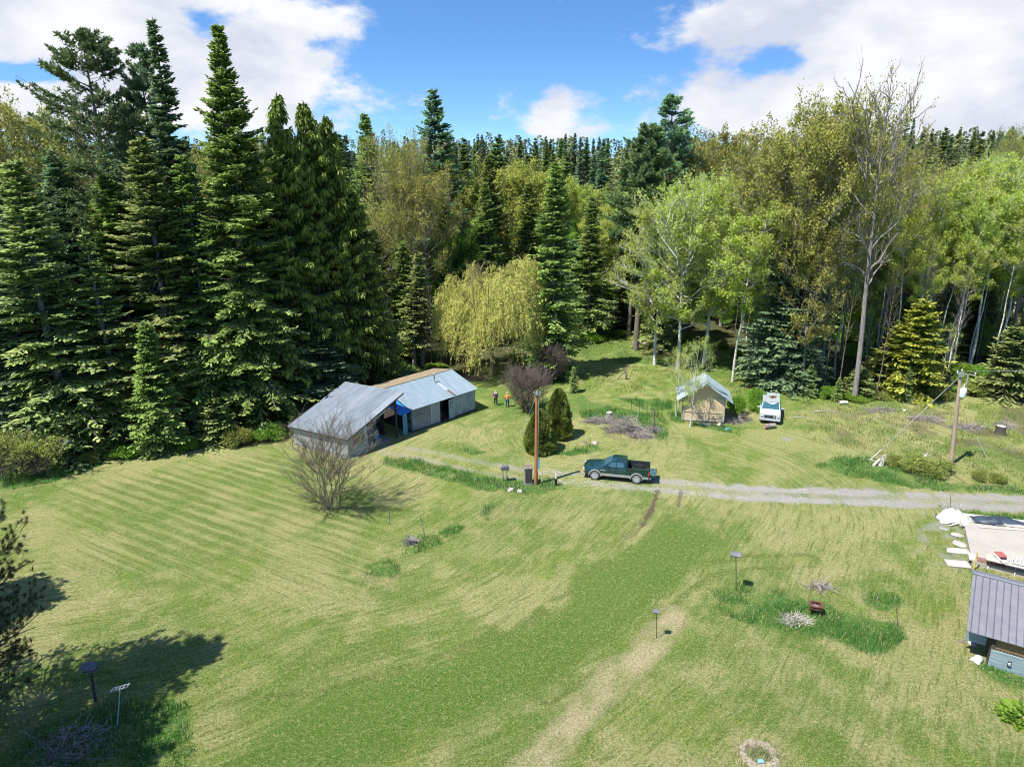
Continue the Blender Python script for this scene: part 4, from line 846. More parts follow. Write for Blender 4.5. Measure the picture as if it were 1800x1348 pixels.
# --- barn with one big sloping roof, open towards the right; local x up the slope, local y back along the eave (skewed)
bx_, by_ = -14.0, 56.02; A1 = R(52.5); rootb = thing('open_barn', 'open sided barn with one big grey metal roof behind the bare shrub', 'barn', (bx_, by_, 0), A1)
vx, vy = math.cos(R(100)), math.sin(R(100)); L1, W1, E0, E1 = 6.82, 6.84, 1.9, 4.32
b1 = lambda s, t, z=0: np.array([s+vx*t, vy*t, z]); zr = lambda s: E0+(E1-E0)*s/L1
P = [b1(0, 0, E0), b1(L1, 0, E1), b1(L1, W1, E1), b1(0, W1, E0)]
m_ = MB(); sheets(m_, P, 9, .04, 2, 3); rf = m_.build('roof', M_roofg, rootb)
m_ = MB(); ribs(m_, np.array(P)+[0, 0, .018], 24, .018, .02, .0); m_.build('rib', M_roofg, rf)
m_ = MB()
for t in (.06, W1-.06): m_.bar(b1(0, t, E0-.11), b1(L1, t, E1-.11), .05, .13)
m_.bar(b1(.04, .1, E0-.12), b1(.04, W1-.1, E0-.12), .05, .12); m_.bar(b1(L1-.05, .1, E1-.14), b1(L1-.05, W1-.1, E1-.14), .06, .14)
for t in np.linspace(1.2, W1-1.2, 4): m_.bar(b1(.1, t, E0-.14), b1(L1-.1, t, E1-.15), .06, .16)
m_.build('rafters', M_dark, rootb)
m_ = MB(); wallbox(m_, b1(.4, .3)[:2], b1(.4, W1-.3)[:2], .25, zr(.4)-.16, zr(.4)-.16, .12); m_.build('eave_wall', M_white, rootb)
m_ = MB(); wallbox(m_, b1(.38, .28)[:2], b1(.38, W1-.28)[:2], -.1, .25, .25, .2); m_.build('footing', M_conc, rootb)
m_ = MB(); wallbox(m_, b1(.35, .33)[:2], b1(2.35, .33)[:2], -.05, zr(.35)-.16, zr(2.35)-.16, .1)
for s in (.35, 2.4): m_.box(b1(s, .33, (zr(s)-.2)/2), (.16, .16, zr(s)-.2))
gw = m_.build('front_wall', M_pale, rootb)
m_ = MB(); m_.box(b1(1.45, .26, 1.45), (1.25, .05, 1.0)); wf = m_.build('window', M_brown, rootb)
m_ = MB(); m_.box(b1(1.45, .22, 1.45), (1.1, .04, .86)); m_.build('pane', M_glass, wf)
m_ = MB()
for k in range(6): m_.bar(b1(.95+k*.2, .19, 1.03), b1(.95+k*.2, .19, 1.87), .03)
m_.build('lattice', M_brown, wf)
m_ = MB(); m_.box(b1(6.1, .4, (zr(6.1)-.2)/2), (.15, .15, zr(6.1)-.2)); m_.bar(b1(6.05, .4, 3.2), b1(5.1, .4, zr(5.1)-.2), .1); m_.bar(b1(6.15, .45, 3.0), b1(6.1, 1.5, 4.0), .1); m_.build('post', M_dark, rootb)
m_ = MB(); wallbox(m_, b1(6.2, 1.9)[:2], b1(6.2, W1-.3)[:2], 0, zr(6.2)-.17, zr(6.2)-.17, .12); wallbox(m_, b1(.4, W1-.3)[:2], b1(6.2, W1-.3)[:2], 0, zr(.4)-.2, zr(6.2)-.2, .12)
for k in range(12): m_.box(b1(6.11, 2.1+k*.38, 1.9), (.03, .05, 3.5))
m_.build('back_wall', M_dark, rootb)  # shade of the barn's inside put into the dark wall colour
m_ = MB(); m_.box(b1(6.06, 3.2, 1.05), (.08, .95, 2.1), rz=R(10)); dr_ = m_.build('door', M_white, rootb); m_ = MB(); m_.box(b1(5.98, 2.85, 1.0), (.06, .06, .12)); m_.build('handle', M_steel, dr_)
m_ = MB(); m_.box(b1(4.1, .42, 3.0), (1.7, .05, .62), ry=-R(19)); m_.build('hanging_panel', M_white, rootb)
m_ = MB(); m_.box(b1(3.3, 3.4, .03), (5.7, 6.0, .08)); m_.build('floor', M_conc, rootb)
def thing_box(name, label, cat, p, d, m, rz=0, extra=None, group=None):
    o = thing(name, label, cat, p, rz, group); mb_ = MB(); mb_.box((0, 0, d[2]/2), d); mb_.build('body', m, o)
    if extra: extra(o)
    return o
def wpt(ox, oy, ang, x, y, z=0): return (ox+math.cos(ang)*x-math.sin(ang)*y, oy+math.sin(ang)*x+math.cos(ang)*y, z)
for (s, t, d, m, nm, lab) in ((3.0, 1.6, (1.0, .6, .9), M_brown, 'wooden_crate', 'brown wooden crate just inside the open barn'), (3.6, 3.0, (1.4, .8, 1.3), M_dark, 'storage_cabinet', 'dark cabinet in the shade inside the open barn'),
                              (5.0, 2.6, (.7, .6, 1.15), M_steel, 'washing_machine', 'pale metal appliance standing by the inner wall of the open barn')):
    q = b1(s, t); X = wpt(bx_, by_, A1, q[0], q[1], .07)
    def ex(o, d=d, m=m):
        k = MB(); k.box((0, 0, d[2]+.02), (d[0]*1.04, d[1]*1.04, .04)); k.build('lid', m, o)
    thing_box(nm, lab, nm.replace('_', ' ').split()[-1], X, d, m, A1, ex)
q = b1(4.4, 1.2); X = wpt(bx_, by_, A1, q[0], q[1], .07); o = thing('steel_drum', 'upright blue drum standing in the mouth of the open barn', 'drum', X)
m_ = MB(); m_.lathe([(0, 0), (.29, 0), (.29, .28), (.305, .3), (.29, .32), (.29, .58), (.305, .6), (.29, .62), (.29, .88), (.27, .88), (.27, .85), (0, .85)], n=16); m_.build('drum_body', M_blue, o, True)
# --- long low shed joined to it
A2 = R(47.2); cx_, cy_ = -9.41, 62.08; root2 = thing('long_shed', 'long low shed with pale blue metal roof and lattice front', 'shed', (cx_, cy_, 0), A2)
LW, D2_, Z0, Z1 = 8.8, 3.92, 2.3, 3.57
P = [(0, 0, Z0), (0, D2_, Z1), (LW, D2_, Z1), (LW, 0, Z0)]
m_ = MB(); sheets(m_, P, 11, .04, 1, 5); rf = m_.build('roof', M_roofb, root2)
m_ = MB(); ribs(m_, np.array(P)+[0, 0, .012], 33, .022, .025, 0); m_.build('rib', M_roofb, rf)
m_ = MB(); m_.slab([(-.6, D2_+.03, Z1-.01), (-.6, D2_+2.9, Z1-.5), (LW+.1, D2_+2.9, Z1-.5), (LW+.1, D2_+.03, Z1-.01)], .08); m_.bar((-.6, D2_+.02, Z1+.03), (LW+.05, D2_+.02, Z1+.03), .16, .05); m_.build('back_roof', M_tan, root2)
m_ = MB(); s0 = Z0+(Z1-Z0)*.62; nn = .05
m_.slab([(5.45, 2.45, Z0+.794+.055), (5.45, 1.15, Z0+.373+.055), (5.75, 1.15, Z0+.373+.055), (5.75, 2.45, Z0+.794+.055)][::-1], .02); m_.build('roof_patch', M_white, rf)
m_ = MB()
for xx in (5.5, 5.68): m_.slab([(xx, 1.1, Z0+.356+.052), (xx, .05, Z0+.016+.052), (xx+.09, .05, Z0+.016+.052), (xx+.09, 1.1, Z0+.356+.052)][::-1], .02)
m_.build('rust_strip', M_rust, rf)
m_ = MB(); m_.lathe([(.16, 0), (.16, .1), (.075, .14), (.075, .85), (.12, .86), (.12, .98), (0, 1.0)], c=(5.35, 2.75, Z0+.82), n=12); m_.build('stovepipe', M_steel, rf, True)
m_ = MB(); wallbox(m_, (5.5, .3), (LW-.2, .3), .12, Z0+.03, Z0+.03, .1)
for k in range(16): m_.box((5.62+k*.19, .235, 1.22), (.035, .03, 2.1))
wallbox(m_, (LW-.2, .35), (LW-.2, D2_), 0, Z0, Z1-.08, .1); m_.build('front_wall', M_white, root2)
m_ = MB(); wallbox(m_, (0, D2_+2.6), (LW-.2, D2_+2.6), 0, Z1-.52, Z1-.52, .1); wallbox(m_, (LW-.2, D2_), (LW-.2, D2_+2.6), 0, Z1-.1, Z1-.52, .1); wallbox(m_, (.15, 1.2), (.15, D2_+2.6), 0, Z0+.3, Z1-.5, .1); wallbox(m_, (.2, 1.6), (5.4, 1.6), 0, Z0+.35, Z0+.35, .06); m_.build('back_wall', M_dark, root2)  # dark walls and inner sheet stand in for the shade behind the lattice
m_ = MB(); m_.box((5.28, .17, 1.05), (.78, .05, 2.0)); dd = m_.build('door', M_pale, root2)
m_ = MB(); m_.box((5.22, .135, 1.5), (.34, .03, .62)); m_.build('window', M_dark, dd); m_ = MB(); m_.box((5.22, .115, 1.5), (.26, .02, .52)); m_.build('pane', M_pale, dd)
m_ = MB(); m_.box((5.56, .13, 1.05), (.04, .05, .12)); m_.build('handle', M_steel, dd)
m_ = MB(); m_.box((LW/2, 1.9, .04), (LW-.3, 3.5, .08)); m_.build('floor', M_dark, root2)  # floor colour darkened to paint in the shade under the roof
for xx in (.35, 3.75):
    m_ = MB(); m_.box((xx, .28, 1.12), (.1, .1, 2.25)); m_.build('post', M_blue if xx < 1 else M_pale, root2)
m_ = MB()
def lat(x0, x1, dirn, v):
    z0, z1 = .1, 2.15; H_ = z1-z0; x = x0-H_
    while x < x1:
        a = max(x, x0); b = min(x+H_, x1)
        if b > a:
            za, zb_ = (a-x), (b-x)
            if dirn < 0: m_.bar((a, .26, z1-za), (b, .26, z1-zb_), .02, .065, v)
            else: m_.bar((a, .235, z0+za), (b, .235, z0+zb_), .02, .065, v)
        x += .29
lat(.4, 2.7, -1, .5); lat(2.75, 3.7, -1, .5); lat(2.75, 3.7, 1, .5); m_.bar((2.72, .25, .1), (2.72, .25, 2.2), .07); m_.bar((.4, .25, 2.17), (3.7, .25, 2.17), .07); m_.build('lattice_screen', mat('lattice_white', (.62, .66, .66), (.48, .52, .52), 3, .7), root2)
m_ = MB(); m_.slab([(-1.35, -.05, 2.2), (-1.2, 2.2, 2.75), (-.03, 2.6, 3.02), (-.03, -.05, 2.22)][::-1], .02); m_.build('blue_awning', M_tarpb, root2)
m_ = MB(); m_.box((-.55, .25, 1.05), (.5, .08, 2.1)); m_.build('blue_panel', M_blue, root2)
X = wpt(cx_, cy_, A2, 4.3, 1.6, .08); o = thing('junk_heap', 'dark heap of brown scrap inside the shed doorway', 'scrap heap', X); m_ = MB(); twigheap(m_, (0, 0, 0), .7, .6, .8, 160, .7, 4, .03); m_.build('scrap', M_brown, o)
for k, (a, c) in enumerate(((.9, .9), (1.9, .7), (2.6, 1.1))):
    X = wpt(cx_, cy_, A2, a, c, .08); o = thing('junk_heap', ['grey junk pile behind the left end of the shed lattice', 'grey junk pile behind the middle of the shed lattice', 'grey junk pile behind the crossed end of the shed lattice'][k], 'scrap heap', X, group='junk behind the lattice'); m_ = MB(); twigheap(m_, (0, 0, 0), .5, .4, 1.0, 110, .6, 14+k, .035, .8); m_.build('scrap', M_wood, o)
# --- small gabled shed
A3 = R(-11); sx_, sy_ = 18.72, 65.12; M_roofs = mat('roof_shed', (.24, .30, .31), (.36, .42, .43), 1.8, .55, .1, stretch=(.4, 2, 1), detail=7, tint=(.28, .33, .35)); r3 = thing('small_shed', 'small plywood shed with pale gabled metal roof', 'shed', (sx_, sy_, 0), A3)
hw, pz, ez, yf, yb = 2.62, 4.05, 2.25, -.55, 3.4
m_ = MB()
Pl = [(-hw, yf, ez), (0, yf, pz), (0, yb, pz), (-hw, yb, ez)]; Pr = [(0, yf, pz+.004), (hw, yf, ez), (hw, yb, ez), (0, yb, pz+.004)]
sheets(m_, Pl, 4, .04, 1, 8); sheets(m_, [Pr[0], Pr[1], Pr[2], Pr[3]], 4, .04, 1, 9); rf = m_.build('roof', M_roofs, r3)
m_ = MB(); ribs(m_, np.array(Pl)+[0, 0, .012], 12, .022, .025, 0); ribs(m_, np.array(Pr)+[0, 0, .012], 12, .022, .025, 0); m_.bar((0, yf-.01, pz+.05), (0, yb+.01, pz+.05), .2, .03, v=0); m_.build('rib', M_roofs, rf)
m_ = MB(); m_.add([(-1.95, 0, .15), (1.95, 0, .15), (1.95, 0, ez+.35), (0, 0, pz-.12), (-1.95, 0, ez+.35), (-1.95, .08, .15), (1.95, .08, .15), (1.95, .08, ez+.35), (0, .08, pz-.12), (-1.95, .08, ez+.35)], [[0, 1, 6, 5], [1, 2, 7, 6], [2, 3, 8, 7], [3, 4, 9, 8], [4, 0, 5, 9]]); m_.add(m_.V[0][:5], [[0, 1, 2, 3, 4]]); m_.add(m_.V[0][5:], [[4, 3, 2, 1, 0]]); m_.build('front_wall', M_ply, r3)
m_ = MB(); m_.bar((-1.97, -.03, 1.0), (1.97, -.03, 1.0), .03, .03); m_.bar((-1.97, -.03, .15), (1.97, -.03, .15), .05, .08); m_.build('seam_board', M_wood, r3)
m_ = MB(); m_.bar((1.93, -.04, .1), (1.93, -.04, ez+.3), .07); m_.bar((-1.93, -.04, .1), (-1.93, -.04, ez+.3), .07); m_.bar((.9, -.04, 2.58), (1.9, -.04, 2.5), .08); m_.build('corner_trim', M_white, r3)
m_ = MB(); wallbox(m_, (1.93, .1), (1.93, 3.0), .1, ez+.25, ez+.25, .08); wallbox(m_, (-1.93, .1), (-1.93, 3.0), .1, ez+.25, ez+.25, .08); wallbox(m_, (-1.93, 3.0), (1.93, 3.0), .1, ez+.2, ez+.2, .08); m_.build('side_wall', M_wood, r3)
m_ = MB(); m_.box((0, 1.5, .05), (3.7, 2.9, .1)); m_.build('floor', M_conc, r3)
m_ = MB(); m_.bar((-2.45, -.4, ez-.05), (-2.0, -.05, .1), .06); m_.build('brace', M_wood, r3)
p = G(1238, 746.5); o = thing('door_step', 'flat stone slab step at the front of the small shed', 'step', (p[0], p[1], 0), A3); m_ = MB(); m_.box((0, 0, .07), (1.3, .35, .14)); m_.build('slab', M_conc, o)
# --- cabin at the lower right, roof with seams
A4 = R(-32); r4 = thing('cabin', 'cabin with seamed grey metal roof and pale blue siding, cut by the right edge', 'cabin', (23.3, 30.75, 0), A4)
M_roofc = mat('roof_slate_metal', (.11, .11, .13), (.15, .15, .17), 1.5, .6, .15, tint=(.20, .20, .23), spec=.4)
m_ = MB(); Pc = [(0, 0, 1.78), (0, 3.55, 3.2), (8, 3.55, 3.2), (8, 0, 1.78)]; sheets(m_, Pc, 8, .04, 1, 12); rf = m_.build('roof', M_roofc, r4)
m_ = MB(); ribs(m_, np.array(Pc)+[0, 0, .012], 25, .03, .035, 0); m_.build('rib', M_roofc, rf)
m_ = MB(); m_.bar((-.02, 3.57, 3.24), (8, 3.57, 3.24), .16, .04); m_.build('ridge_cap', M_steel, rf)
m_ = MB(); m_.slab([(0, 3.6, 3.18), (0, 5.6, 2.4), (8, 5.6, 2.4), (8, 3.6, 3.18)], .05); m_.build('back_roof', M_roofc, r4)
M_sid = mat('siding_pale_blue', (.24, .32, .335), (.17, .22, .24), 2.5, .7, stretch=(.5, 1, 4))
m_ = MB()
for k in range(5): m_.box((4.6, .22-.012*(k % 1), .1+k*.2), (6.8, .05, .19), rx=R(4))
m_.build('lower_siding', M_sid, r4)
m_ = MB(); wallbox(m_, (1.2, .32), (8, .32), -.05, 1.0, 1.0, .1); wallbox(m_, (1.2, .32), (1.2, 5.2), -.05, 1.9, 2.4, .1); wallbox(m_, (1.2, 5.2), (8, 5.2), 0, 2.4, 2.4, .1); m_.box((1.25, .32, .9), (.14, .14, 1.8)); m_.box((3.0, .32, 1.4), (.1, .12, .75)); m_.box((3.55, .32, 1.4), (.1, .12, .75)); m_.build('wall', M_dark, r4)
m_ = MB(); m_.box((2.1, .36, 1.4), (1.65, .06, .72)); m_.build('plywood_panel', mat('ply_brown', (.26, .17, .08), (.17, .12, .055), 7, .85, stretch=(1, 1, 3)), r4)
m_ = MB(); m_.box((4.4, .36, 1.36), (1.6, .06, .66)); wf = m_.build('window', M_brown, r4); m_ = MB(); m_.box((4.4, .31, 1.36), (1.45, .03, .52)); m_.build('pane', M_glass, wf)
m_ = MB(); m_.box((.55, .9, 1.0), (.9, .05, .7), rx=R(8)); m_.build('porch_shelf', M_sid, r4)
X = wpt(23.3, 30.75, A4, 2.05, .16, .5); o = thing('electric_meter', 'small round glass meter on the pale blue siding', 'meter', X, A4); m_ = MB(); m_.box((0, -.0, 0), (.16, .06, .26)); m_.build('meter_box', M_blk, o); m_ = MB(); m_.lathe([(0, -.1), (.07, -.1), (.08, -.03)], axis='y', n=12, c=(0, 0, .02)); m_.build('dial', M_white, o)
# --- concrete slab deck with lumber
dk = thing('concrete_deck', 'pale concrete slab with raised edge boards at the right edge', 'deck', (0, 0, 0))
Q0, Q1, Q2, Q3 = np.array([32.4, 45.75]), np.array([29.4, 39.7]), np.array([38.4, 34.2]), np.array([44.5, 42.3])
m_ = MB(); m_.slab([(*Q1, .3), (*Q2, .3), (*Q3, .3), (*Q0, .3)], .42); m_.build('slab', mat('slab_pale', (.27, .25, .22), (.335, .315, .275), .6, .85, lo=.3, hi=.7, detail=6), dk)
m_ = MB(); m_.bar((*Q0, .36), (*(Q0*.72+Q1*.28), .36), .42, .12); m_.bar((*(Q0*.12+Q1*.88), .36), (*Q1, .36), .38, .12); m_.bar((*Q0, .34), (*Q3, .34), .3, .08); m_.build('edge_board', mat('board_white', (.50, .47, .42), (.38, .35, .31), 4, .8), dk)
def pile(name, label, cat, c, rz, items, m, group=None):
    o = thing(name, label, cat, c, rz, group); mb_ = MB()
    for it in items: mb_.box(*it)
    mb_.build('boards', m, o); return o
LD = math.atan2(Q3[1]-Q0[1], Q3[0]-Q0[0])
p = T(1740, 918, 44.3); pile('lumber_pile', 'long pale boards stacked along the far side of the concrete slab', 'lumber', (36.2, 43.6, .3), LD, [((0, 0, .06), (5, .28, .08)), ((.3, -.32, .05), (4.6, .25, .07), .02), ((.1, -.1, .15), (4.2, .3, .08), -.02), ((-2.2, -.5, .05), (3, .22, .06), .12), ((1.2, -.62, .04), (3.6, .2, .06), -.03)], mat('boards_pale', (.50, .46, .40), (.38, .33, .28), 3, .8))
def sheet(name, label, cat, loc, rz, w, d, hgt, seed, m, n=26):
    rg = np.random.RandomState(seed); o = thing(name, label, cat, loc, rz); xs, ys = np.meshgrid(np.linspace(-.5, .5, n), np.linspace(-.5, .5, n), indexing='ij')
    e = np.clip(1-(np.abs(xs*2)**3+np.abs(ys*2)**3), 0, 1); z = hgt*e*(.35+.9*fbm(xs*w*2.2+seed*9, ys*d*2.2, 1.0, 5))+.02
    wob = 1+.18*(fbm(np.arctan2(xs, ys)*2, ys*0, 1, seed)-.5); V = np.stack([xs*w*wob, ys*d*wob, z], -1).reshape(-1, 3); i = np.arange(n*n).reshape(n, n)
    F = np.stack([i[:-1, :-1], i[1:, :-1], i[1:, 1:], i[:-1, 1:]], -1).reshape(-1, 4); mb_ = MB(); mb_.add(V, F); ob = mb_.build('sheet', m, o, True); md = ob.modifiers.new('thick', 'SOLIDIFY'); md.thickness = .012
    return o
M_tarpd = mat('tarp_dark', (.015, .022, .035), (.05, .065, .09), 2, .38, spec=.6)
sheet('tarp', 'crumpled dark blue tarp at the far corner of the concrete slab', 'tarp', (34.3, 44.6, .34), LD, 3.4, 1.15, .38, 3, M_tarpd)
sheet('tarp', 'narrow dark tarp lying behind the long pale boards', 'tarp', (38.0, 44.1, .34), LD, 2.4, .4, .22, 5, M_tarpd)
sheet('tarp', 'white plastic sheet over a heap beside the slab corner', 'tarp', (31.5, 45.5, .02), -.1, 1.9, 1.3, .95, 7, mat('tarp_white', (.52, .56, .58), (.40, .44, .46), 3, .45))
pile('board_heap', 'grey boards leaning in a heap between the white plastic sheet and the slab', 'lumber', (31.9, 44.6, 0), .3, [((0, 0, .12), (1.2, .16, .05), .5, 0, .2), ((.1, .2, .2), (1.3, .14, .05), -.6, 0, -.3), ((-.3, -.1, .08), (1.0, .14, .04), 1.1), ((-.6, .3, .1), (.9, .12, .05), .1), ((.25, -.25, .07), (.9, .2, .04), 1.5)], M_wood)
p = G(1684, 973); pile('board_stack', 'short pale grey boards laid side by side left of the slab', 'lumber', (p[0]+.1, p[1], 0), -.22, [((0, k*.17, .05+.01*(k % 2)), (1.5-.1*k, .15, .05), .03*k) for k in range(4)], mat('boards_grey', (.46, .44, .42), (.34, .32, .30), 4, .8))
p = G(1683, 992); o = thing('panel_board', 'square pinkish white board lying flat left of the slab', 'board', (p[0], p[1], .03), -.2); m_ = MB(); m_.box((0, 0, .03), (1.35, .8, .05)); m_.build('panel', mat('board_pink', (.42, .38, .35), (.36, .32, .30), 2, .8), o)
pile('plank_bundle', 'reddish brown planks at the near edge of the slab', 'lumber', (30.3, 39.25, .3), A4, [((0, k*.13, .05), (1.5, .11, .08)) for k in range(4)], mat('plank_red', (.26, .13, .10), (.16, .09, .07), 5, .8))
m_ = MB(); m_.tube([(0, 0, 0), (0, 0, 1.3)], .045, 8); o = thing('stake', 'yellow post at the near left corner of the slab', 'post', (29.15, 39.1, 0)); m_.build('post', mat('yellow_paint', (.55, .45, .12), (.45, .36, .1), 4, .7), o)
# table with cushions
tb = thing('outdoor_table', 'long pale wooden table at the near side of the slab', 'table', (31.9, 38.3, 0), A4)
m_ = MB()
for k in range(3): m_.box((0, -.3+.3*k, .74), (4.4, .27, .05))
m_.build('tabletop', M_wood, tb)
for sx in (-2.0, -.6, .8, 2.0):
    m_ = MB(); m_.bar((sx, -.3, 0), (sx, .3, .72), .07); m_.bar((sx, .3, 0), (sx, -.3, .72), .06); m_.build('leg', M_wood, tb)
M_red = mat('cushion_red', (.34, .10, .09), (.25, .08, .075), 3, .8)
for k, (s, rr_, lab) in enumerate(((-1.35, .5, 'red cushioned folding chair lying on the left end of the long table'), (.35, -.12, 'red cushioned folding chair lying in the middle of the long table'))):
    X = wpt(31.9, 38.3, A4, s, .05, .79); o = thing('folding_chair', lab, 'folding chair', X, A4+rr_, 'folding chairs on the table')
    m_ = MB(); m_.bar((-.28, -.45, .12), (-.28, .6, .16), .05); m_.bar((.28, -.45, .12), (.28, .6, .16), .05); m_.bar((-.28, -.45, .05), (.28, -.45, .05), .06); m_.bar((-.28, -.2, .02), (-.28, .3, .12), .05); m_.bar((.28, -.2, .02), (.28, .3, .12), .05); m_.build('frame', mat('chair_white%d' % k, (.72, .70, .66), (.6, .58, .55), 4, .6), o)
    m_ = MB(); m_.box((0, .28, .19), (.52, .62, .09), taper=(.93, .93)); m_.build('seat', M_red, o)
X = wpt(31.9, 38.3, A4, -.55, .1, .79); o = thing('slat_rack', 'white slatted rack between the two red cushioned chairs', 'rack', X, A4); m_ = MB()
for k in range(4): m_.bar((-.3+.2*k, -.3, .03), (-.25+.2*k, .45, .3), .06, .04)
m_.bar((-.35, -.3, .05), (.4, -.3, .05), .05); m_.build('slats', M_white, o)

# ------------------------------------------------------------------ green pickup, local +x to the front
M_green = mat('paint_dark_green', (.003, .036, .040), (.005, .044, .048), 1, .16, .3, spec=.8)
M_green.node_tree.nodes['Principled BSDF'].inputs['Coat Weight'].default_value = .8
M_silver = mat('paint_silver', (.38, .38, .37), (.33, .33, .32), 2, .4, .4)
M_tyre = mat('tyre', (.09, .09, .09), (.14, .14, .135), 5, .9); M_rim = mat('rim', (.42, .42, .42), (.34, .34, .34), 3, .4, .2)
M_lrd = mat('lamp_red', (.45, .02, .02), (.35, .015, .015), 2, .25); M_amb = mat('lamp_amber', (.75, .25, .03), (.6, .2, .03), 2, .25); M_lens = mat('lamp_clear', (.52, .54, .54), (.42, .44, .44), 2, .15)
def wheel(o, x, y, r, w, side):
    o2 = thing('wheel', None, None, (x, y, r)); del_ = o2; o2.parent = o
    m_ = MB(); m_.lathe([(r*.62, -w/2), (r*.93, -w/2), (r, -w*.32), (r, w*.32), (r*.93, w/2), (r*.62, w/2)], axis='y', n=24); m_.lathe([(0, side*w*.40), (r*.63, side*w*.40)], axis='y', n=24); m_.build('tyre', M_tyre, o2, True)
    m_ = MB(); yy = side*w*.5; m_.lathe([(r*.50, yy*.85), (r*.54, yy*1.02), (r*.66, yy*1.02)], axis='y', n=24)
    for k in range(5):
        a = k*2*math.pi/5; m_.bar((0, yy*.95, 0), (math.cos(a)*r*.6, yy*.95, math.sin(a)*r*.6), .03, .15)
    m_.lathe([(0, yy*1.1), (r*.16, yy*1.1), (r*.18, yy*.8)], axis='y', n=12); m_.build('rim', M_rim, o2)
def loft(mb, st, v=.5, mi=0, caps=True):
    """st: list of (x, [(y, z) ...]) closed half profiles mirrored; every station has the same number of points"""
    n = len(st[0][1])*2; V = []
    for x, pr in st: V += [(x, y, z) for y, z in pr]+[(x, -y, z) for y, z in pr[::-1]]
    F = [[i*n+k, i*n+(k+1) % n, (i+1)*n+(k+1) % n, (i+1)*n+k] for i in range(len(st)-1) for k in range(n)]
    mb.add(V, F, v, mi)
    if caps: mb.add(V[:n], [list(range(n))[::-1]], v, mi); mb.add(V[-n:], [list(range(n))], v, mi)
a_, b_ = G(1045.5, 842.5), G(1118.5, 849.5); ang = math.atan2(a_[1]-b_[1], a_[0]-b_[0]); wb = 3.32; mid = (a_+b_)/2
u_ = np.array([math.cos(ang), math.sin(ang)]); nrm_ = np.array([-u_[1], u_[0]])     # left side of the truck faces away (+y) or near
near = nrm_ if nrm_[1] < 0 else -nrm_; c0 = mid[:2]-near*.82
pk = thing('pickup_truck', 'dark green extended cab pickup with tailgate down on the gravel drive', 'pickup truck', (c0[0], c0[1], 0), ang)
hwid = .88
def sect(w, z0, z1, crown=.06, tum=.06): return [(0, z0), (w-.06, z0), (w, z0+.12), (w, (z0+z1)/2+.05), (w-tum, z1-.05), (w-tum-.07, z1), (0, z1+crown)]
m_ = MB()
st = [(2.62, sect(.72, .55, .84, .03)), (2.52, sect(.82, .48, .96, .04)), (2.2, sect(.87, .45, 1.06, .05)), (1.6, sect(hwid, .42, 1.13, .05)), (1.05, sect(hwid, .42, 1.17, .04)), (.95, sect(hwid, .42, 1.18, .0)), (-.78, sect(hwid, .42, 1.19, .0)), (-.80, sect(hwid, .42, 1.19, .0))]
loft(m_, st)
# bed sides, front board and floor
for s in (1, -1): m_.box((-1.72, s*(hwid-.05), .85), (1.80, .10, .70)); 
m_.box((-.86, 0, .85), (.08, 1.62, .66)); m_.box((-1.72, 0, .66), (1.8, 1.6, .06)); m_.box((-2.60, 0, .50), (.06, 1.5, .12))
for s in (1, -1): m_.box((-1.72, s*(hwid-.02), 1.21), (1.82, .13, .035))
bd = m_.build('body', M_green, pk)
bv = bd.modifiers.new('b', 'BEVEL'); bv.width = .03; bv.segments = 2; bv.limit_method = 'ANGLE'
m_ = MB(); loft(m_, [(1.02, [(0, 1.17), (.78, 1.17), (.80, 1.18), (.80, 1.19), (0, 1.20)]), (.30, [(0, 1.17), (.80, 1.17), (.81, 1.2), (.66, 1.66), (0, 1.70)]), (-.05, [(0, 1.17), (.80, 1.17), (.81, 1.2), (.66, 1.71), (0, 1.75)]), (-.62, [(0, 1.17), (.80, 1.17), (.81, 1.2), (.66, 1.70), (0, 1.74)]), (-.80, [(0, 1.17), (.80, 1.17), (.81, 1.2), (.68, 1.64), (0, 1.68)])])
cb = m_.build('cab', M_green, pk); bv = cb.modifiers.new('b', 'BEVEL'); bv.width = .025; bv.segments = 2; bv.limit_method = 'ANGLE'
def pane(P, name, parent=pk, m=M_glass, t=.012):
    P = np.asarray(P, float); nn = np.cross(P[1]-P[0], P[2]-P[0]); nn /= np.linalg.norm(nn); mb_ = MB(); mb_.hexa(np.vstack([P-nn*t, P+nn*t])); return mb_.build(name, m, parent)
pane([(.99, -.72, 1.215), (.99, .72, 1.215), (.34, .60, 1.665), (.34, -.60, 1.665)], 'windshield')
for s in (1, -1):
    pane([(.74, s*.812, 1.23), (.02, s*.812, 1.23), (.02, s*.705, 1.60), (.34, s*.70, 1.60)], 'side_window')
    pane([(-.05, s*.812, 1.23), (-.60, s*.812, 1.23), (-.57, s*.71, 1.60), (-.05, s*.705, 1.60)], 'side_window')
pane([(-.825, -.62, 1.25), (-.825, .62, 1.25), (-.825, .56, 1.60), (-.825, -.56, 1.60)], 'rear_window')
m_ = MB(); m_.box((-1.74, 0, .71), (1.7, 1.5, .03))
for s in (1, -1): m_.box((-1.74, s*.755, .95), (1.7, .03, .5)); m_.box((-1.75, s*.62, .86), (.85, .26, .28), taper=(.85, .8))
m_.box((-.93, 0, .95), (.03, 1.5, .5))
for k in range(7): m_.box((-1.74, -.42+.14*k, .735), (1.66, .05, .02))
m_.build('bed_liner', M_blk, pk)
m_ = MB(); m_.box((-2.90, 0, .69), (.55, 1.5, .05)); tg = m_.build('tailgate', M_green, pk)
m_ = MB(); m_.box((-2.90, 0, .722), (.46, 1.3, .012))
for k in range(4): m_.box((-2.90, -.45+.3*k, .735), (.4, .06, .02))
m_.build('tailgate_liner', mat('liner_teal', (.06, .13, .14), (.03, .07, .08), 6, .5), tg)
wheels = [(1.66, 1), (1.66, -1), (-1.66, 1), (-1.66, -1)]
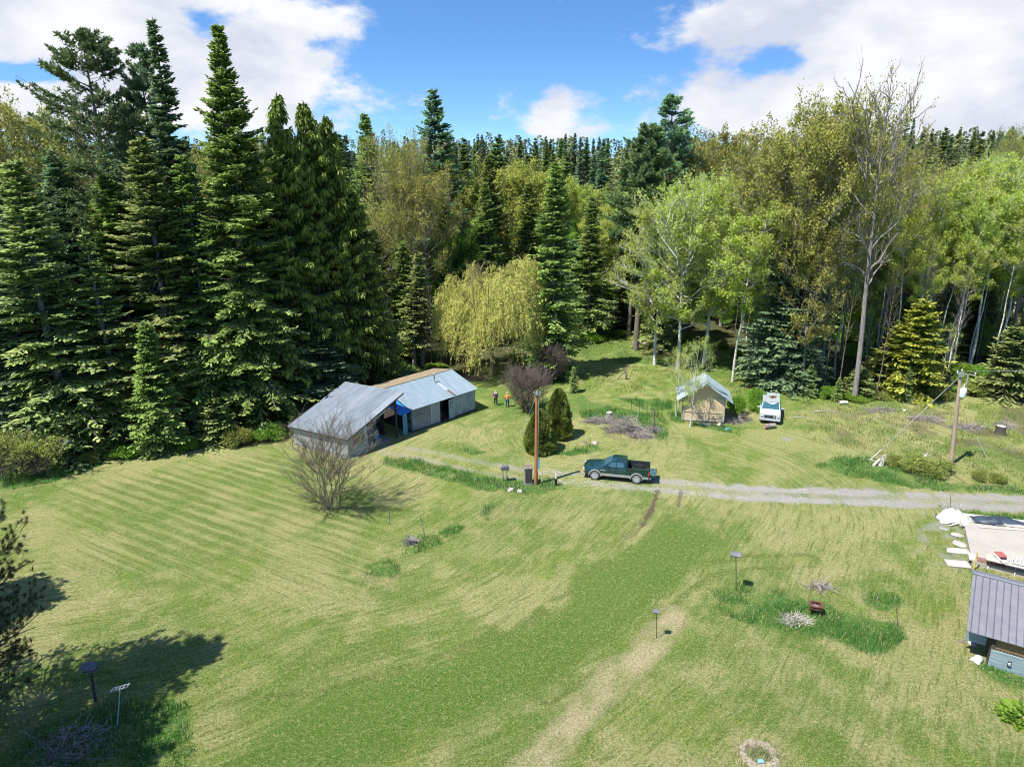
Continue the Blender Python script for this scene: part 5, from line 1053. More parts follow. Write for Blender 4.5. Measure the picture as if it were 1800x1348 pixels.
for x, s in wheels: wheel(pk, x, s*.83, .375, .24, s)
for x, s in wheels:
    m_ = MB(); N_ = 11; V = []; F = []
    for k in range(N_):
        a = math.pi*(k/(N_-1)); 
        for (rr_, yy) in ((.44, hwid-.05), (.44, hwid+.085), (.52, hwid+.085), (.52, hwid-.05)): V.append((x+math.cos(a)*rr_*1.02, s*yy, .40+math.sin(a)*rr_))
    for k in range(N_-1):
        for j in range(4): F.append([k*4+j, k*4+(j+1) % 4, (k+1)*4+(j+1) % 4, (k+1)*4+j])
    m_.add(V, F); m_.build('fender_flare', M_silver, pk)
    m_ = MB(); m_.lathe([(0, s*(hwid+.006)), (.43, s*(hwid+.006))], axis='y', c=(x, 0, .40), n=24); m_.build('wheel_well', M_blk, pk)
for s in (1, -1):
    m_ = MB(); m_.box((0, s*(hwid+.012), .54), (2.3, .03, .2)); m_.box((-2.37, s*(hwid+.012), .54), (.4, .03, .18)); m_.build('rocker_panel', M_silver, pk)
    m_ = MB(); m_.box((.62, s*(hwid+.09), 1.25), (.16, .2, .15)); m_.build('mirror', M_blk, pk)
    m_ = MB(); m_.box((-2.58, s*(hwid-.03), .92), (.10, .10, .36)); m_.build('tail_light', M_lrd, pk)
    m_ = MB(); m_.box((2.56, s*.62, .82), (.12, .30, .17)); hl = m_.build('headlight', M_lens, pk)
    m_ = MB(); m_.box((2.52, s*.80, .74), (.2, .06, .1)); m_.build('marker_light', M_amb, pk)
    m_ = MB(); m_.box((.10, s*(hwid+.02), .98), (.14, .02, .035)); m_.build('door_handle', M_blk, pk)
    m_ = MB()
    for xx in (.95, -.02, -.80): m_.box((xx, s*(hwid+.002), .86), (.014, .008, .58))
    m_.build('door_gap', M_blk, pk)
    m_ = MB()
    for k in range(5): m_.box((1.20-.055*k, s*(hwid+.008), .90), (.03, .01, .05))
    m_.lathe([(0, s*(hwid+.014)), (.04, s*(hwid+.014)), (.04, s*(hwid))], axis='y', c=(.88, 0, .90), n=10); m_.build('emblem', M_lens, pk)
m_ = MB(); m_.box((2.60, 0, .52), (.22, 1.66, .2), taper=(.8, .96)); m_.build('front_bumper', M_silver, pk)
m_ = MB(); m_.box((-2.68, 0, .50), (.18, 1.6, .16)); m_.build('rear_bumper', M_silver, pk)
m_ = MB(); m_.box((2.61, 0, .80), (.06, .9, .18)); m_.build('grille', M_blk, pk)
M_teal = mat('glass_teal', (.02, .075, .10), (.04, .12, .15), 2, .12, spec=.8)
# ------------------------------------------------------------------ abandoned white wagon, front (+x) towards the camera
M_vw = mat('paint_white_faded', (.38, .40, .41), (.26, .29, .30), 2.5, .5, lo=.4, hi=.75); M_vroof = mat('roof_faded', (.31, .34, .34), (.22, .25, .25), 3.5, .65)
f_ = G(1352, 745.5); rb = G(1356, 698, 1.8); ang = math.atan2(f_[1]-rb[1], f_[0]-rb[0]); 
ang = max(min(ang, R(-86)), R(-110)); cv = f_[:2]-np.array([math.cos(ang), math.sin(ang)])*2.25
vn = thing('station_wagon', 'abandoned white boxy wagon with faded roof and missing grille', 'car', (cv[0], cv[1], 0), ang)
m_ = MB(); bw = .96
loft(m_, [(2.22, [(0, .48), (bw-.05, .48), (bw, .52), (bw, .95), (bw-.04, .99), (0, 1.0)]), (2.12, [(0, .42), (bw, .42), (bw+.01, .5), (bw, 1.0), (bw-.05, 1.06), (0, 1.09)]), (.95, [(0, .4), (bw, .4), (bw+.01, .5), (bw, 1.08), (bw-.06, 1.13), (0, 1.16)]), (-2.15, [(0, .4), (bw, .4), (bw+.01, .5), (bw, 1.08), (bw-.06, 1.13), (0, 1.14)]), (-2.25, [(0, .45), (bw-.06, .45), (bw-.05, .5), (bw-.05, 1.05), (bw-.1, 1.1), (0, 1.12)])]); m_.build('body', M_vw, vn)
m_ = MB(); loft(m_, [(.98, [(0, 1.12), (bw-.06, 1.12), (bw-.08, 1.15), (0, 1.16)]), (.58, [(0, 1.12), (bw-.06, 1.12), (bw-.18, 1.74), (0, 1.78)]), (-2.05, [(0, 1.12), (bw-.06, 1.12), (bw-.16, 1.76), (0, 1.80)]), (-2.2, [(0, 1.12), (bw-.06, 1.12), (bw-.18, 1.70), (0, 1.74)])]); m_.build('cabin', M_vw, vn)
m_ = MB(); m_.box((-.78, 0, 1.80), (2.85, 1.62, .05), taper=(.97, .97)); rf = m_.build('roof', M_vroof, vn)
m_ = MB()
for s in (-1, 1): m_.bar((-2.1, s*.72, 1.86), (.5, s*.72, 1.86), .04)
for xx in (-1.9, -1.2, -.5, .2): m_.bar((xx, -.72, 1.86), (xx, .72, 1.86), .03)
m_.build('roof_rack', M_white, rf)
pane([(1.0, -.80, 1.18), (1.0, .80, 1.18), (.60, .70, 1.70), (.60, -.70, 1.70)], 'windshield', vn, M_teal)
for s in (1, -1):
    for (x0, x1) in ((.55, -.15), (-.25, -1.05), (-1.15, -1.95)): pane([(x0, s*.905, 1.2), (x1, s*.905, 1.2), (x1, s*.80, 1.66), (x0-.1, s*.80, 1.66)], 'side_window', vn)
    m_ = MB(); m_.lathe([(0, 0), (.085, 0), (.13, -.02), (.13, -.06)], axis='x', c=(2.27, s*.74, .78), n=14); m_.build('headlight', M_lens, vn)
    m_ = MB(); m_.lathe([(0, 0), (.05, 0)], axis='x', c=(2.275, s*.74, .78), n=10); m_.build('lamp_socket', M_blk, vn)
    m_ = MB(); m_.box((.75, s*1.12, 1.2), (.08, .28, .13)); m_.build('mirror', M_white, vn)
m_ = MB(); m_.box((2.225, 0, .76), (.04, 1.05, .26)); m_.build('grille_opening', M_blk, vn)
m_ = MB(); m_.bar((2.26, -.3, .66), (2.26, .05, .86), .03); m_.box((2.26, .38, .76), (.02, .2, .2)); m_.build('grille_remnant', M_steel, vn)
m_ = MB(); m_.box((2.31, 0, .47), (.12, 1.9, .15)); m_.build('front_bumper', M_vw, vn)
m_ = MB(); m_.bar((1.02, -.1, 1.2), (.75, .35, 1.52), .02); m_.build('wiper', M_blk, vn)
for x, s in ((1.45, 1), (1.45, -1), (-1.4, 1), (-1.4, -1)): wheel(vn, x, s*.84, .33, .2, s)
X = wpt(cv[0], cv[1], ang, -.6, .15, 1.83); o = thing('debris_clump', 'clump of fallen leaves and twigs on the roof of the white wagon', 'debris', X); m_ = MB(); twigheap(m_, (0, 0, 0), .3, .25, .15, 120, .2, 41, .015); m_.build('twigs', M_brown, o)
# cut logs
def log(x, y, L, r, rz, lab, m=None, group=None, lean=0):
    o = thing('log', lab, 'log', (x, y, r), rz, group); m_ = MB(); m_.tube([(-L/2, 0, 0), (0, .03, .01), (L/2, 0, 0)], [r, r*.95, r*.9], 12, cap=False); m_.build('bark', m or M_barkg, o, True)
    m_ = MB(); 
    for s_ in (-1, 1): m_.lathe([(0, s_*L/2*1.001), (r*.93, s_*L/2*1.001)], axis='x', n=12)
    m_.build('cut_face', mat_cut, o); return o
mat_cut = mat('cut_wood', (.42, .25, .17), (.30, .18, .12), 8, .8)
p = G(1352, 752.5); log(p[0], p[1]-.1, 1.15, .26, .25, 'short thick log lying in front of the white wagon')
p = G(1482, 711); log(p[0], p[1], .9, .2, .1, 'pale birch log lying at the wood edge right of the white wagon', M_birch)
def stump(px, py, r, h, lab, m=None):
    p = G(px, py); o = thing('stump', lab, 'stump', (p[0], p[1], -.05), random.random()*3); m_ = MB(); th = np.arange(14)/14*6.283; prof = []
    V = []; rg = np.random.RandomState(int(px)); w = 1+.18*rg.randn(14)*.6
    for k, (rr_, zz_) in enumerate(((1.5, 0), (1.12, h*.25), (1.0, h*.6), (.95, h))): V += [(math.cos(t)*r*rr_*w[i], math.sin(t)*r*rr_*w[i], zz_+(.12*r*rg.rand() if k == 3 else 0)) for i, t in enumerate(th)]
    F = [[k*14+i, k*14+(i+1) % 14, (k+1)*14+(i+1) % 14, (k+1)*14+i] for k in range(3) for i in range(14)]; m_.add(V, F); m_.build('bark', m or M_barkg, o, True)
    m2 = MB(); m2.add(V[-14:], [list(range(14))]); m2.build('cut_face', M_wood, o); return o
stump(1071, 733, .32, .55, 'grey cut stump behind the brush pile')
stump(1757, 762, .4, .8, 'dark stump with pale roots by the dirt path at the right edge', M_dark)
stump(940, 607, .5, .75, 'old stump in the clearing right of the willow')
stump(1160, 622, .3, .6, 'small dark stump behind the pine with the long bare trunk', M_dark)
def deadstub(px, py, h, lab, seed, m=M_twig, r=.14, prop=True):
    p = G(px, py); o = thing('dead_tree', lab, 'dead tree', (p[0], p[1], -.03)); rg = np.random.RandomState(seed); m_ = MB(); a = rg.rand()*6
    m_.tube([(0, 0, 0), (.05, 0, h*.4), (.15*math.cos(a), .1, h*.75), (.3*math.cos(a)+.05, .1, h)], [r, r*.8, r*.55, r*.2], 7)
    if prop: m_.tube([(-h*.65, -.05, 0), (-h*.3, 0, h*.42), (0, 0, h*.72)], [r*.5, r*.45, r*.35], 6)
    for k in range(5): m_.tube([(0, 0, h*(.35+.12*k)), (rg.randn()*.25, rg.randn()*.2, h*(.45+.13*k))], [r*.25, r*.08], 4)
    m_.build('trunk', m, o); return o
deadstub(1100, 667, 1.6, 'broken grey tree stub with a leaning limb in the rough grass', 3)
deadstub(1147, 757, 2.3, 'crooked dead sapling trunk right of the brush pile', 5, prop=False, r=.12)
deadstub(1622, 815, 1.0, 'broken pale stub beside the hedge left of the transformer pole', 7, M_wood, .16)
deadstub(1548, 818, 1.0, 'splintered pale root stump at the guy wire end of the hedge', 9, M_wood, .25)
M_twigl = mat('twig_bleached', (.12, .10, .095), (.36, .32, .30), 6, .9)
def brush(px, py, rx, ry, h, n, lab, seed, m=M_twigl, L=.8):
    p = G(px, py); o = thing('brush_pile', lab, 'brush pile', (p[0], p[1], 0)); m_ = MB(); twigheap(m_, (0, 0, 0), rx, ry, h, n, L, seed, .013); m_.build('twigs', m, o); return o
brush(1098, 757, 1.7, .85, 1.5, 620, 'large grey brush pile in the grass ring', 1, L=1.0)
brush(1055, 742, 1.5, .5, .4, 420, 'low grey brush pile beside the cut stump', 2)
brush(1128, 768, 1.0, .4, .3, 260, 'flat tail of grey twigs right below the large brush pile', 4)
brush(1150, 758, .6, .5, .5, 160, 'small twig pile around the crooked dead sapling', 6)
brush(1395, 1092, .75, .4, .35, 180, 'small pile of split grey sticks left of the rusty fire box', 8, M_wood, .5)
brush(722, 955, .35, .3, .6, 120, 'twiggy clump in the tall grass tuft on the lawn', 10, L=.6)
brush(1440, 1033, .7, .3, .5, 90, 'wispy dry twigs behind the rusty fire box', 11, L=.8)
brush(1290, 742, .8, .5, .5, 200, 'dark scrap twigs beside the right wall of the small shed', 12)
brush(1308, 738, .6, .4, .45, 150, 'twig heap between the small shed and the white wagon', 13, M_bark)
brush(1625, 738, 1.6, .6, .35, 300, 'scattered slash left of the transformer pole', 14)
brush(1700, 752, 1.8, .6, .3, 320, 'scattered dark slash right of the transformer pole', 15)
brush(1545, 722, 1.6, .5, .25, 200, 'scattered grey slash at the edge of the wood', 16)
brush(1765, 750, .7, .5, .6, 180, 'grey twigs heaped against the dark stump', 17)
brush(690, 655, 2.6, .8, .4, 320, 'fallen twigs in the sunny gap behind the barn', 18)
brush(830, 668, 2.0, .6, .4, 260, 'woody litter under the willow', 19, M_purp)
brush(130, 1310, 1.6, 1.1, .2, 200, 'dry grey stems in the shade at the lower left', 20, L=1.0)
brush(985, 640, 1.0, .6, 1.6, 200, 'grey dead stems at the foot of the lone dark fir', 21, L=1.2)
def fallen(px, py, L, rz, r, lab, m=M_birch):
    p = G(px, py); o = thing('fallen_branch', lab, 'branch', (p[0], p[1], r+.02), rz); m_ = MB(); m_.tube([(-L/2, 0, 0), (0, .1, .04), (L/2, -.05, 0)], [r, r*.8, r*.4], 6); m_.tube([(0, .1, .03), (L*.2, L*.12, .1)], [r*.5, r*.2], 4); m_.build('wood', m, o)
fallen(1140, 606, 4.5, -.2, .09, 'pale fallen trunk in the clearing left of the long bare trunk'); fallen(1355, 612, 3.6, .05, .08, 'pale fallen trunk in the grass behind the blue green firs')
fallen(1450, 724, 2.6, .1, .05, 'bleached branch on the grass right of the white wagon', M_wood); fallen(1405, 735, 2.2, .12, .04, 'thin bleached branch near the white wagon', M_wood); fallen(1605, 712, 1.6, -.7, .05, 'dark fallen branch below the yellow green cedar', M_dark)
fallen(520, 700, 3.0, .4, .06, 'dark fallen branch behind the barn', M_dark)
# boulders
def rock(px, py, r, lab, m=None, seed=1, flat=.6):
    p = G(px, py); o = thing('rock', lab, 'rock', (p[0], p[1], r*.1), seed); rg = np.random.RandomState(seed); n, k = 14, 8; V = []
    for i in range(k+1):
        for j in range(n):
            a, b = j/n*6.283, i/k*3.1416; d = np.array([math.cos(a)*math.sin(b), math.sin(a)*math.sin(b), math.cos(b)]); q = 1+.32*(vnoise(d[0]*2+9+seed, d[1]*2+d[2]*2+9, 1.0, seed)-.5)+.1*rg.randn()*.3
            V.append(d*r*q*[1, .8, flat])
    F = [[i*n+j, i*n+(j+1) % n, (i+1)*n+(j+1) % n, (i+1)*n+j] for i in range(k) for j in range(n)]; m_ = MB(); m_.add(V, F); m_.build('stone', m or M_rock, o, False)
M_rock = mat('rock', (.42, .38, .34), (.26, .24, .22), 4, .9, bump=.5)
rock(1045, 780, .34, 'pale boulder in the grass right of the cone shaped evergreens', seed=2); rock(1028, 778, .22, 'brown rock beside the pale boulder', M_bark, 3)
rock(898, 862, .3, 'pale rock in the tall grass under the mailbox', seed=4); rock(914, 864, .26, 'pale pinkish rock between the mailbox and the centre pole', seed=5)
rock(1648, 908, .2, 'small dark rock left of the white plastic sheet', M_dark, 6); rock(1590, 722, .25, 'grey rock below the yellow green cedar', seed=7)
rock(1682, 941, .42, 'pale flat stone in the weeds left of the slab, upper one', flat=.15, seed=12); rock(1686, 957, .5, 'pale flat stone in the weeds left of the slab, lower one', flat=.15, seed=14); rock(1660, 930, .3, 'small flat grey stone in the gravelly patch left of the slab', M_conc, flat=.2, seed=15)
rock(1710, 1132, .25, 'pale flat rock left of the cabin', seed=8, flat=.25); rock(1692, 1128, .2, 'brown flat rock left of the cabin', M_bark, 9, .3)
# ------------------------------------------------------------------ poles
M_pole = mat('pole_orange', (.36, .15, .055), (.24, .10, .04), 4, .8, stretch=(1, 1, .15)); M_poleg = mat('pole_weathered', (.40, .30, .22), (.28, .22, .17), 4, .85, stretch=(1, 1, .15))
p = G(942, 851); h = T(940, 690, p[1])[2]; pc = p; hc = h
o = thing('utility_pole', 'short orange brown utility pole in the grass left of the pickup', 'utility pole', (p[0], p[1], -.1)); m_ = MB(); m_.tube([(0, 0, 0), (0, 0, h)], [.15, .12], 12); m_.build('shaft', M_pole, o, True)
m_ = MB(); m_.box((.06, -.1, h-.02), (.5, .05, .08)); m_.box((-.03, -.14, h+.05), (.2, .15, .22)); m_.build('bracket', M_steel, o)
for k, dx in enumerate((-.22, .0, .24)): m_ = MB(); m_.lathe([(.03, 0), (.05, .04), (.03, .08), (.05, .12), (0, .16)], c=(dx, -.14, h+.1), n=10); m_.build('insulator', M_lens, o, True)
m_ = MB(); m_.tube([(.13, -.1, 1.3), (.14, -.09, h-.3), (.05, -.2, h+.1)], .025, 6); m_.build('conduit', M_steel, o)
m_ = MB(); m_.box((.2, -.05, 1.9), (.14, .2, .75)); m_.build('meter_box', M_blue, o)
p2 = p+np.array([-.62, .15, 0]); o = thing('utility_cabinet', 'weathered grey wooden cabinet at the foot of the centre pole', 'cabinet', (p2[0], p2[1], 0), .1); m_ = MB(); m_.box((0, 0, .72), (.62, .5, 1.25)); m_.box((0, 0, .05), (.7, .55, .1)); m_.build('body', mat('cab_grey', (.16, .16, .15), (.26, .25, .23), 5, .85), o)
m_ = MB(); m_.box((0, -.27, .75), (.46, .04, 1.0)); m_.build('door', M_dark, o); m_ = MB(); m_.box((0, 0, 1.42), (.74, .62, .06), rx=R(8)); m_.build('lid', M_bark, o)
p = G(1672, 816); tpt = T(1689, 655, p[1]); h = tpt[2]; P2 = p; H2 = h
o = thing('utility_pole', 'tall weathered utility pole with a transformer near the right edge', 'utility pole', (p[0], p[1], -.1)); m_ = MB(); m_.tube([(0, 0, 0), ((tpt[0]-p[0])*.5, 0, h/2), (tpt[0]-p[0], 0, h)], [.17, .15, .12], 12); m_.build('shaft', M_poleg, o, True)
dxp = tpt[0]-p[0]
m_ = MB(); m_.box((dxp, -.05, h-.05), (.34, .3, .35)); m_.build('pole_top_bracket', M_steel, o)
m_ = MB(); m_.bar((dxp-.3, 0, h+.05), (dxp+1.35, .25, h-.2), .08); m_.build('crossarm', M_wood, o)
for k, (dx, dz) in enumerate(((-.25, .1), (.1, .2), (1.25, -.1))): m_ = MB(); m_.lathe([(.04, 0), (.07, .05), (.04, .1), (.07, .15), (0, .2)], c=(dxp+dx, .05, h+dz), n=10); m_.build('insulator', M_lens, o, True)
M_trans = mat('transformer_grey', (.56, .63, .64), (.48, .55, .56), 3, .45)
m_ = MB(); m_.lathe([(0, -.85), (.24, -.85), (.26, -.8), (.26, -.15), (.22, -.08), (0, -.02)], c=(dxp+.42, -.12, h-1.1), n=16); tf = m_.build('transformer', M_trans, o, True)
m_ = MB(); m_.lathe([(.07, 0), (.05, .08), (.07, .16), (.04, .24), (0, .3)], c=(dxp+.42, -.12, h-1.12), n=10); m_.build('bushing', M_lens, tf, True)
m_ = MB(); m_.tube([(dxp+.55, -.1, h-.9), (dxp+.62, -.05, h-.3), (dxp+.6, 0, h-.05)], .05, 7); m_.build('fuse_arm', M_steel, o)
def wire(lab, a, b, sag, r=.012, m=None, name='cable'):
    a = np.asarray(a, float); b = np.asarray(b, float); t = np.linspace(0, 1, 16)[:, None]; P = a*(1-t)+b*t; P[:, 2] -= sag*4*(t*(1-t))[:, 0]
    m_ = MB(); m_.tube(P, r, 5); ob = m_.build(name, m or M_steel); tag(ob, lab, 'cable'); return ob
ga = G(1528, 810); M_wire = mat('wire_pale', (.40, .42, .42), (.32, .34, .34), 3, .5)
tp2 = np.array([P2[0]+dxp, P2[1], H2-.3])
wire('straight pale guy wire slanting down left from the transformer pole', tp2, (ga[0], ga[1], 0), 0, .018, M_wire, 'guy_wire')
gdir = (np.array([ga[0], ga[1], 0])-tp2); q_ = tp2+gdir*.86; m_ = MB(); m_.tube([q_, (ga[0], ga[1], 0)], .045, 7); gg = m_.build('guy_guard', M_lens); tag(gg, 'white tube guard at the lower end of the guy wire', 'guy guard')
gb = G(1735, 806); m_ = MB(); ge = T(1718, 770, gb[1]); m_.tube([tuple(gb), tuple(ge)], .035, 7); o_ = m_.build('guy_guard', M_lens); tag(o_, 'white leaning tube sticking out of the ground right of the transformer pole', 'guy guard')
wire('pale overhead line running off the right edge from the transformer pole', tp2+[.2, 0, .4], (70, 62, H2+.4), .6, .014, M_wire)
wire('thin line hanging from the centre pole down towards the mailbox grass', (pc[0], pc[1], hc-.1), (*G(885, 845)[:2], .05), .05, .008, M_wire)
# ------------------------------------------------------------------ bird boxes, stakes and the like
def birdbox(px, py, tpy, lab, w=.42, d=.34, hh=.3, postm=None, boxm=None, rz=0, r=.025, tpx=None, name='bird_box'):
    p = G(px, py); t = T(tpx or px, tpy, p[1]); h = t[2]-hh*.5; o = thing(name, lab, name.replace('_', ' '), (p[0], p[1], 0), rz)
    dx = t[0]-p[0]; c, s = math.cos(-rz), math.sin(-rz); m_ = MB(); m_.tube([(0, 0, -.05), (dx*c, dx*s, h)], r, 8); m_.build('post', postm or M_dark, o)
    m_ = MB(); m_.box((dx*c, dx*s, h+.03), (w, d, .04)); m_.box((dx*c, dx*s, h+hh*.45), (w*.72, d*.72, hh*.8)); b = m_.build('box', boxm or M_wood, o)
    m_ = MB(); z = h+hh
    m_.slab([(dx*c-w*.6, dx*s-d*.7, z-.08), (dx*c+w*.6, dx*s-d*.7, z-.08), (dx*c+w*.6, dx*s, z+.05), (dx*c-w*.6, dx*s, z+.05)], .02); m_.slab([(dx*c-w*.6, dx*s, z+.052), (dx*c+w*.6, dx*s, z+.052), (dx*c+w*.6, dx*s+d*.7, z-.08), (dx*c-w*.6, dx*s+d*.7, z-.08)], .02); m_.build('lid', boxm or M_wood, o)
    m_ = MB(); m_.lathe([(0, -.001), (.035, -.001)], axis='y', c=(dx*c, dx*s-d*.365, h+hh*.5), n=10); m_.build('entrance_hole', M_blk, b)
    return o
M_gwood = mat('grey_wood', (.085, .09, .105), (.16, .165, .18), 6, .8); M_gpost = mat('post_green', (.03, .07, .05), (.05, .10, .07), 4, .6)
birdbox(1294, 1038, 974, 'grey bird box on a thin green post at the corner of the lush bed', .5, .4, .2, M_gpost, M_gwood, -.4)
birdbox(1154, 1122, 1074, 'small grey bird box on a thin dark post at the dry strip', .28, .22, .18, M_dark, M_gwood, -.2, .018)
birdbox(168, 1232, 1172, 'dark roofed bird feeder on a thick dark post in the lower left shade', .6, .42, .35, M_dark, M_gwood, .2, .07, 158, 'bird_feeder')
birdbox(118, 823, 778, 'pale grey bird box on a post before the yellow budding bush', .5, .36, .34, M_gwood, M_steel, .3, .03)
p = G(206, 1276); t = T(211, 1210, p[1]); o = thing('slotted_rack', 'pale metal tray with slots on a thin white post in the lower left shade', 'feeder tray', (p[0], p[1], 0), 0); dx = t[0]-p[0]
m_ = MB(); m_.tube([(0, 0, -.05), (dx, 0, t[2])], .025, 8); m_.build('post', M_pale, o)
m_ = MB(); cz = t[2]+.02
for s_ in (-1, 1): m_.bar((dx-.35, s_*.11-.08, cz-.03), (dx+.35, s_*.11+.12, cz+.06), .04)
for k in range(5): m_.bar((dx-.33+.165*k, -.2+.05*k, cz-.03+.025*k), (dx-.33+.165*k, .05+.05*k, cz-.03+.025*k), .04)
m_.build('tray', M_steel, o)
# mailbox on two legs
p = G(888, 846); o = thing('mailbox', 'dark mailbox like box on two thin legs in the tall grass', 'mailbox', (p[0], p[1], 0), .2); z = T(883, 822, p[1])[2]
for dx in (-.12, .2): m_ = MB(); m_.tube([(dx, 0, -.05), (dx-.08, 0, z-.12)], .025, 7); m_.build('leg', M_dark, o)
m_ = MB(); m_.prism([(-.3, -.16), (.3, -.16), (.3, .06), (.2, .18), (-.2, .18), (-.3, .06)], -.2, .2); bx2 = m_.build('box', M_gwood, o, loc=(0, 0, z)); m_ = MB(); m_.box((-.31, 0, -.03), (.02, .3, .2)); m_.build('flap', M_blk, bx2)
# white capped post
p = G(977, 853); o = thing('hydrant', 'stubby dark post with a white cap right of the centre pole', 'post', (p[0], p[1], 0)); m_ = MB(); m_.lathe([(.12, 0), (.11, .55), (.13, .56), (.13, .6), (0, .62)], n=12); m_.build('post', M_dark, o, True)
m_ = MB(); m_.lathe([(.08, .62), (.1, .7), (.05, .78), (.09, .85), (.07, .95), (0, .98)], n=12); m_.build('cap', M_lens, o, True)
def stake(px, py, tpy, lab, m, r=.02, tpx=None, name='stake'):
    p = G(px, py); t = T(tpx or px, tpy, p[1]); m_ = MB(); m_.tube([(p[0], p[1], -.05), tuple(t)], [r, r*.8], 6); o = m_.build(name, m); tag(o, lab, 'stake')
stake(1578, 1100, 1068, 'rusty thin stake at the right end of the lush bed', M_rust, tpx=1576); stake(685, 922, 894, 'grey stick standing on the lawn right of the bare shrub', M_gwood, tpx=684, r=.03)
stake(748, 947, 905, 'leaning grey stick in the tall grass tuft', M_gwood, tpx=738, r=.025); stake(1541, 1056, 1036, 'grey stick in the small lush patch', M_gwood, tpx=1542, r=.02)
stake(1671, 893, 868, 'thin rusty rod at the far side of the drive', M_rust, .015); stake(1110, 720, 700, 'thin stake behind the brush pile, left one', M_dark); stake(1124, 722, 704, 'thin stake behind the brush pile, right one', M_dark); stake(1138, 728, 705, 'thin leafy sapling stake behind the dead sapling', M_gwood, .02)
stake(1118, 745, 722, 'pale leaning stick in the large brush pile', M_wood, .03, 1122)
# rusty fire box
p = G(1432, 1078); o = thing('fire_pit', 'square rusty fire box on legs in the lush bed', 'fire pit', (p[0], p[1], 0), -.25)
m_ = MB()
for s_ in (-1, 1): m_.box((s_*.3, 0, .5), (.05, .5, .2)); m_.box((0, s_*.25, .5), (.65, .05, .2))
for s_ in (-1, 1): m_.box((s_*.3, 0, .61), (.14, .62, .03)); m_.box((0, s_*.26, .612), (.48, .12, .03))
m_.box((0, 0, .42), (.56, .46, .03)); m_.build('tray', M_rust, o)
for sx in (-.26, .26):
    for sy in (-.2, .2): m_ = MB(); m_.bar((sx, sy, -.02), (sx, sy, .42), .04); m_.build('leg', M_rust, o)
m_ = MB(); rgg = np.random.RandomState(4); twigheap(m_, (0, 0, .45), .2, .16, .08, 50, .12, 5, .02); m_.build('ash', M_conc, o)
# litter by the small shed
p = G(1264, 749); o = thing('bucket', 'white bucket tipped over beside the small shed', 'bucket', (p[0], p[1], .16), .9); m_ = MB(); m_.lathe([(0, -.22), (.13, -.22), (.16, .22), (.15, .22), (.12, -.19)], axis='x', n=14); m_.build('pail', M_lens, o, True); m_ = MB(); m_.tube([(.2, -.16, 0), (.3, -.08, .1), (.3, .08, .1), (.2, .16, 0)], .01, 5); m_.build('handle', M_steel, o)
sheet('bag', 'crumpled teal bag lying right of the white bucket', 'bag', tuple(G(1278, 755))[:2]+(.0,), .6, .55, .4, .22, 9, M_blue, 14)
p = G(1271, 751); sheet('bag', 'crumpled black bag between the white bucket and the teal bag', 'bag', (p[0], p[1], 0), .2, .45, .3, .2, 11, M_blk, 12)
sheet('bag', 'crumpled white plastic at the foot of the cabin corner', 'bag', tuple(G(1718, 1160))[:2]+(0.0,), .5, .65, .5, .28, 13, M_lens, 14)
# old well ring at the bottom edge
p = G(1333, 1326); o = thing('well_ring', 'low stone ring full of grass at the bottom edge', 'ring', (p[0], p[1], 0)); m_ = MB(); rgg = np.random.RandomState(6); n = 40; th = np.arange(n)/n*6.283; V = []
for k, (rr_, zz_) in enumerate(((.86, -.02), (.78, .10), (.60, .12), (.52, -.02))): V += [(math.cos(t)*rr_*(1+.1*rgg.randn()*.5), math.sin(t)*rr_*(1+.1*rgg.randn()*.5), zz_+(.03*rgg.randn() if k in (1, 2) else 0)) for t in th]
m_.add(V, [[k*n+i_, k*n+(i_+1) % n, (k+1)*n+(i_+1) % n, (k+1)*n+i_] for k in range(3) for i_ in range(n)]); twigheap(m_, (0, 0, .08), .95, .8, .1, 200, .4, 61, .006); m_.build('rim', mat('rim_earth', (.30, .26, .19), (.20, .17, .12), 7, .9, bump=.5), o)
p = G(1337, 1341); sheet('rag', 'small blue rag on the rim of the stone ring', 'rag', (p[0], p[1], .1), 0, .32, .2, .07, 15, mat('rag_blue', (.12, .33, .48), (.2, .42, .55), 5, .8), 10)
# leafy plant in the lower right corner
p = G(1797, 1262); o = thing('leafy_plant', 'broad leaved bright plant in the lower right corner', 'plant', (p[0], p[1], 0)); m_ = MB(); rgg = np.random.RandomState(8); n = 260; a = rgg.rand(n)*6.28; rr_ = rgg.rand(n)**.6*.9
m_.leaves(np.stack([np.cos(a)*rr_, np.sin(a)*rr_, .05+.35*(1-rr_)*rgg.rand(n)], -1), unit(np.stack([np.cos(a), np.sin(a), .2+0*a], -1)+rgg.randn(n, 3)*.3), unit(np.array([0, 0, 1.0])+rgg.randn(n, 3)*.3), .34, .2, rgg.rand(n)); m_.build('leaves', L_green, o)

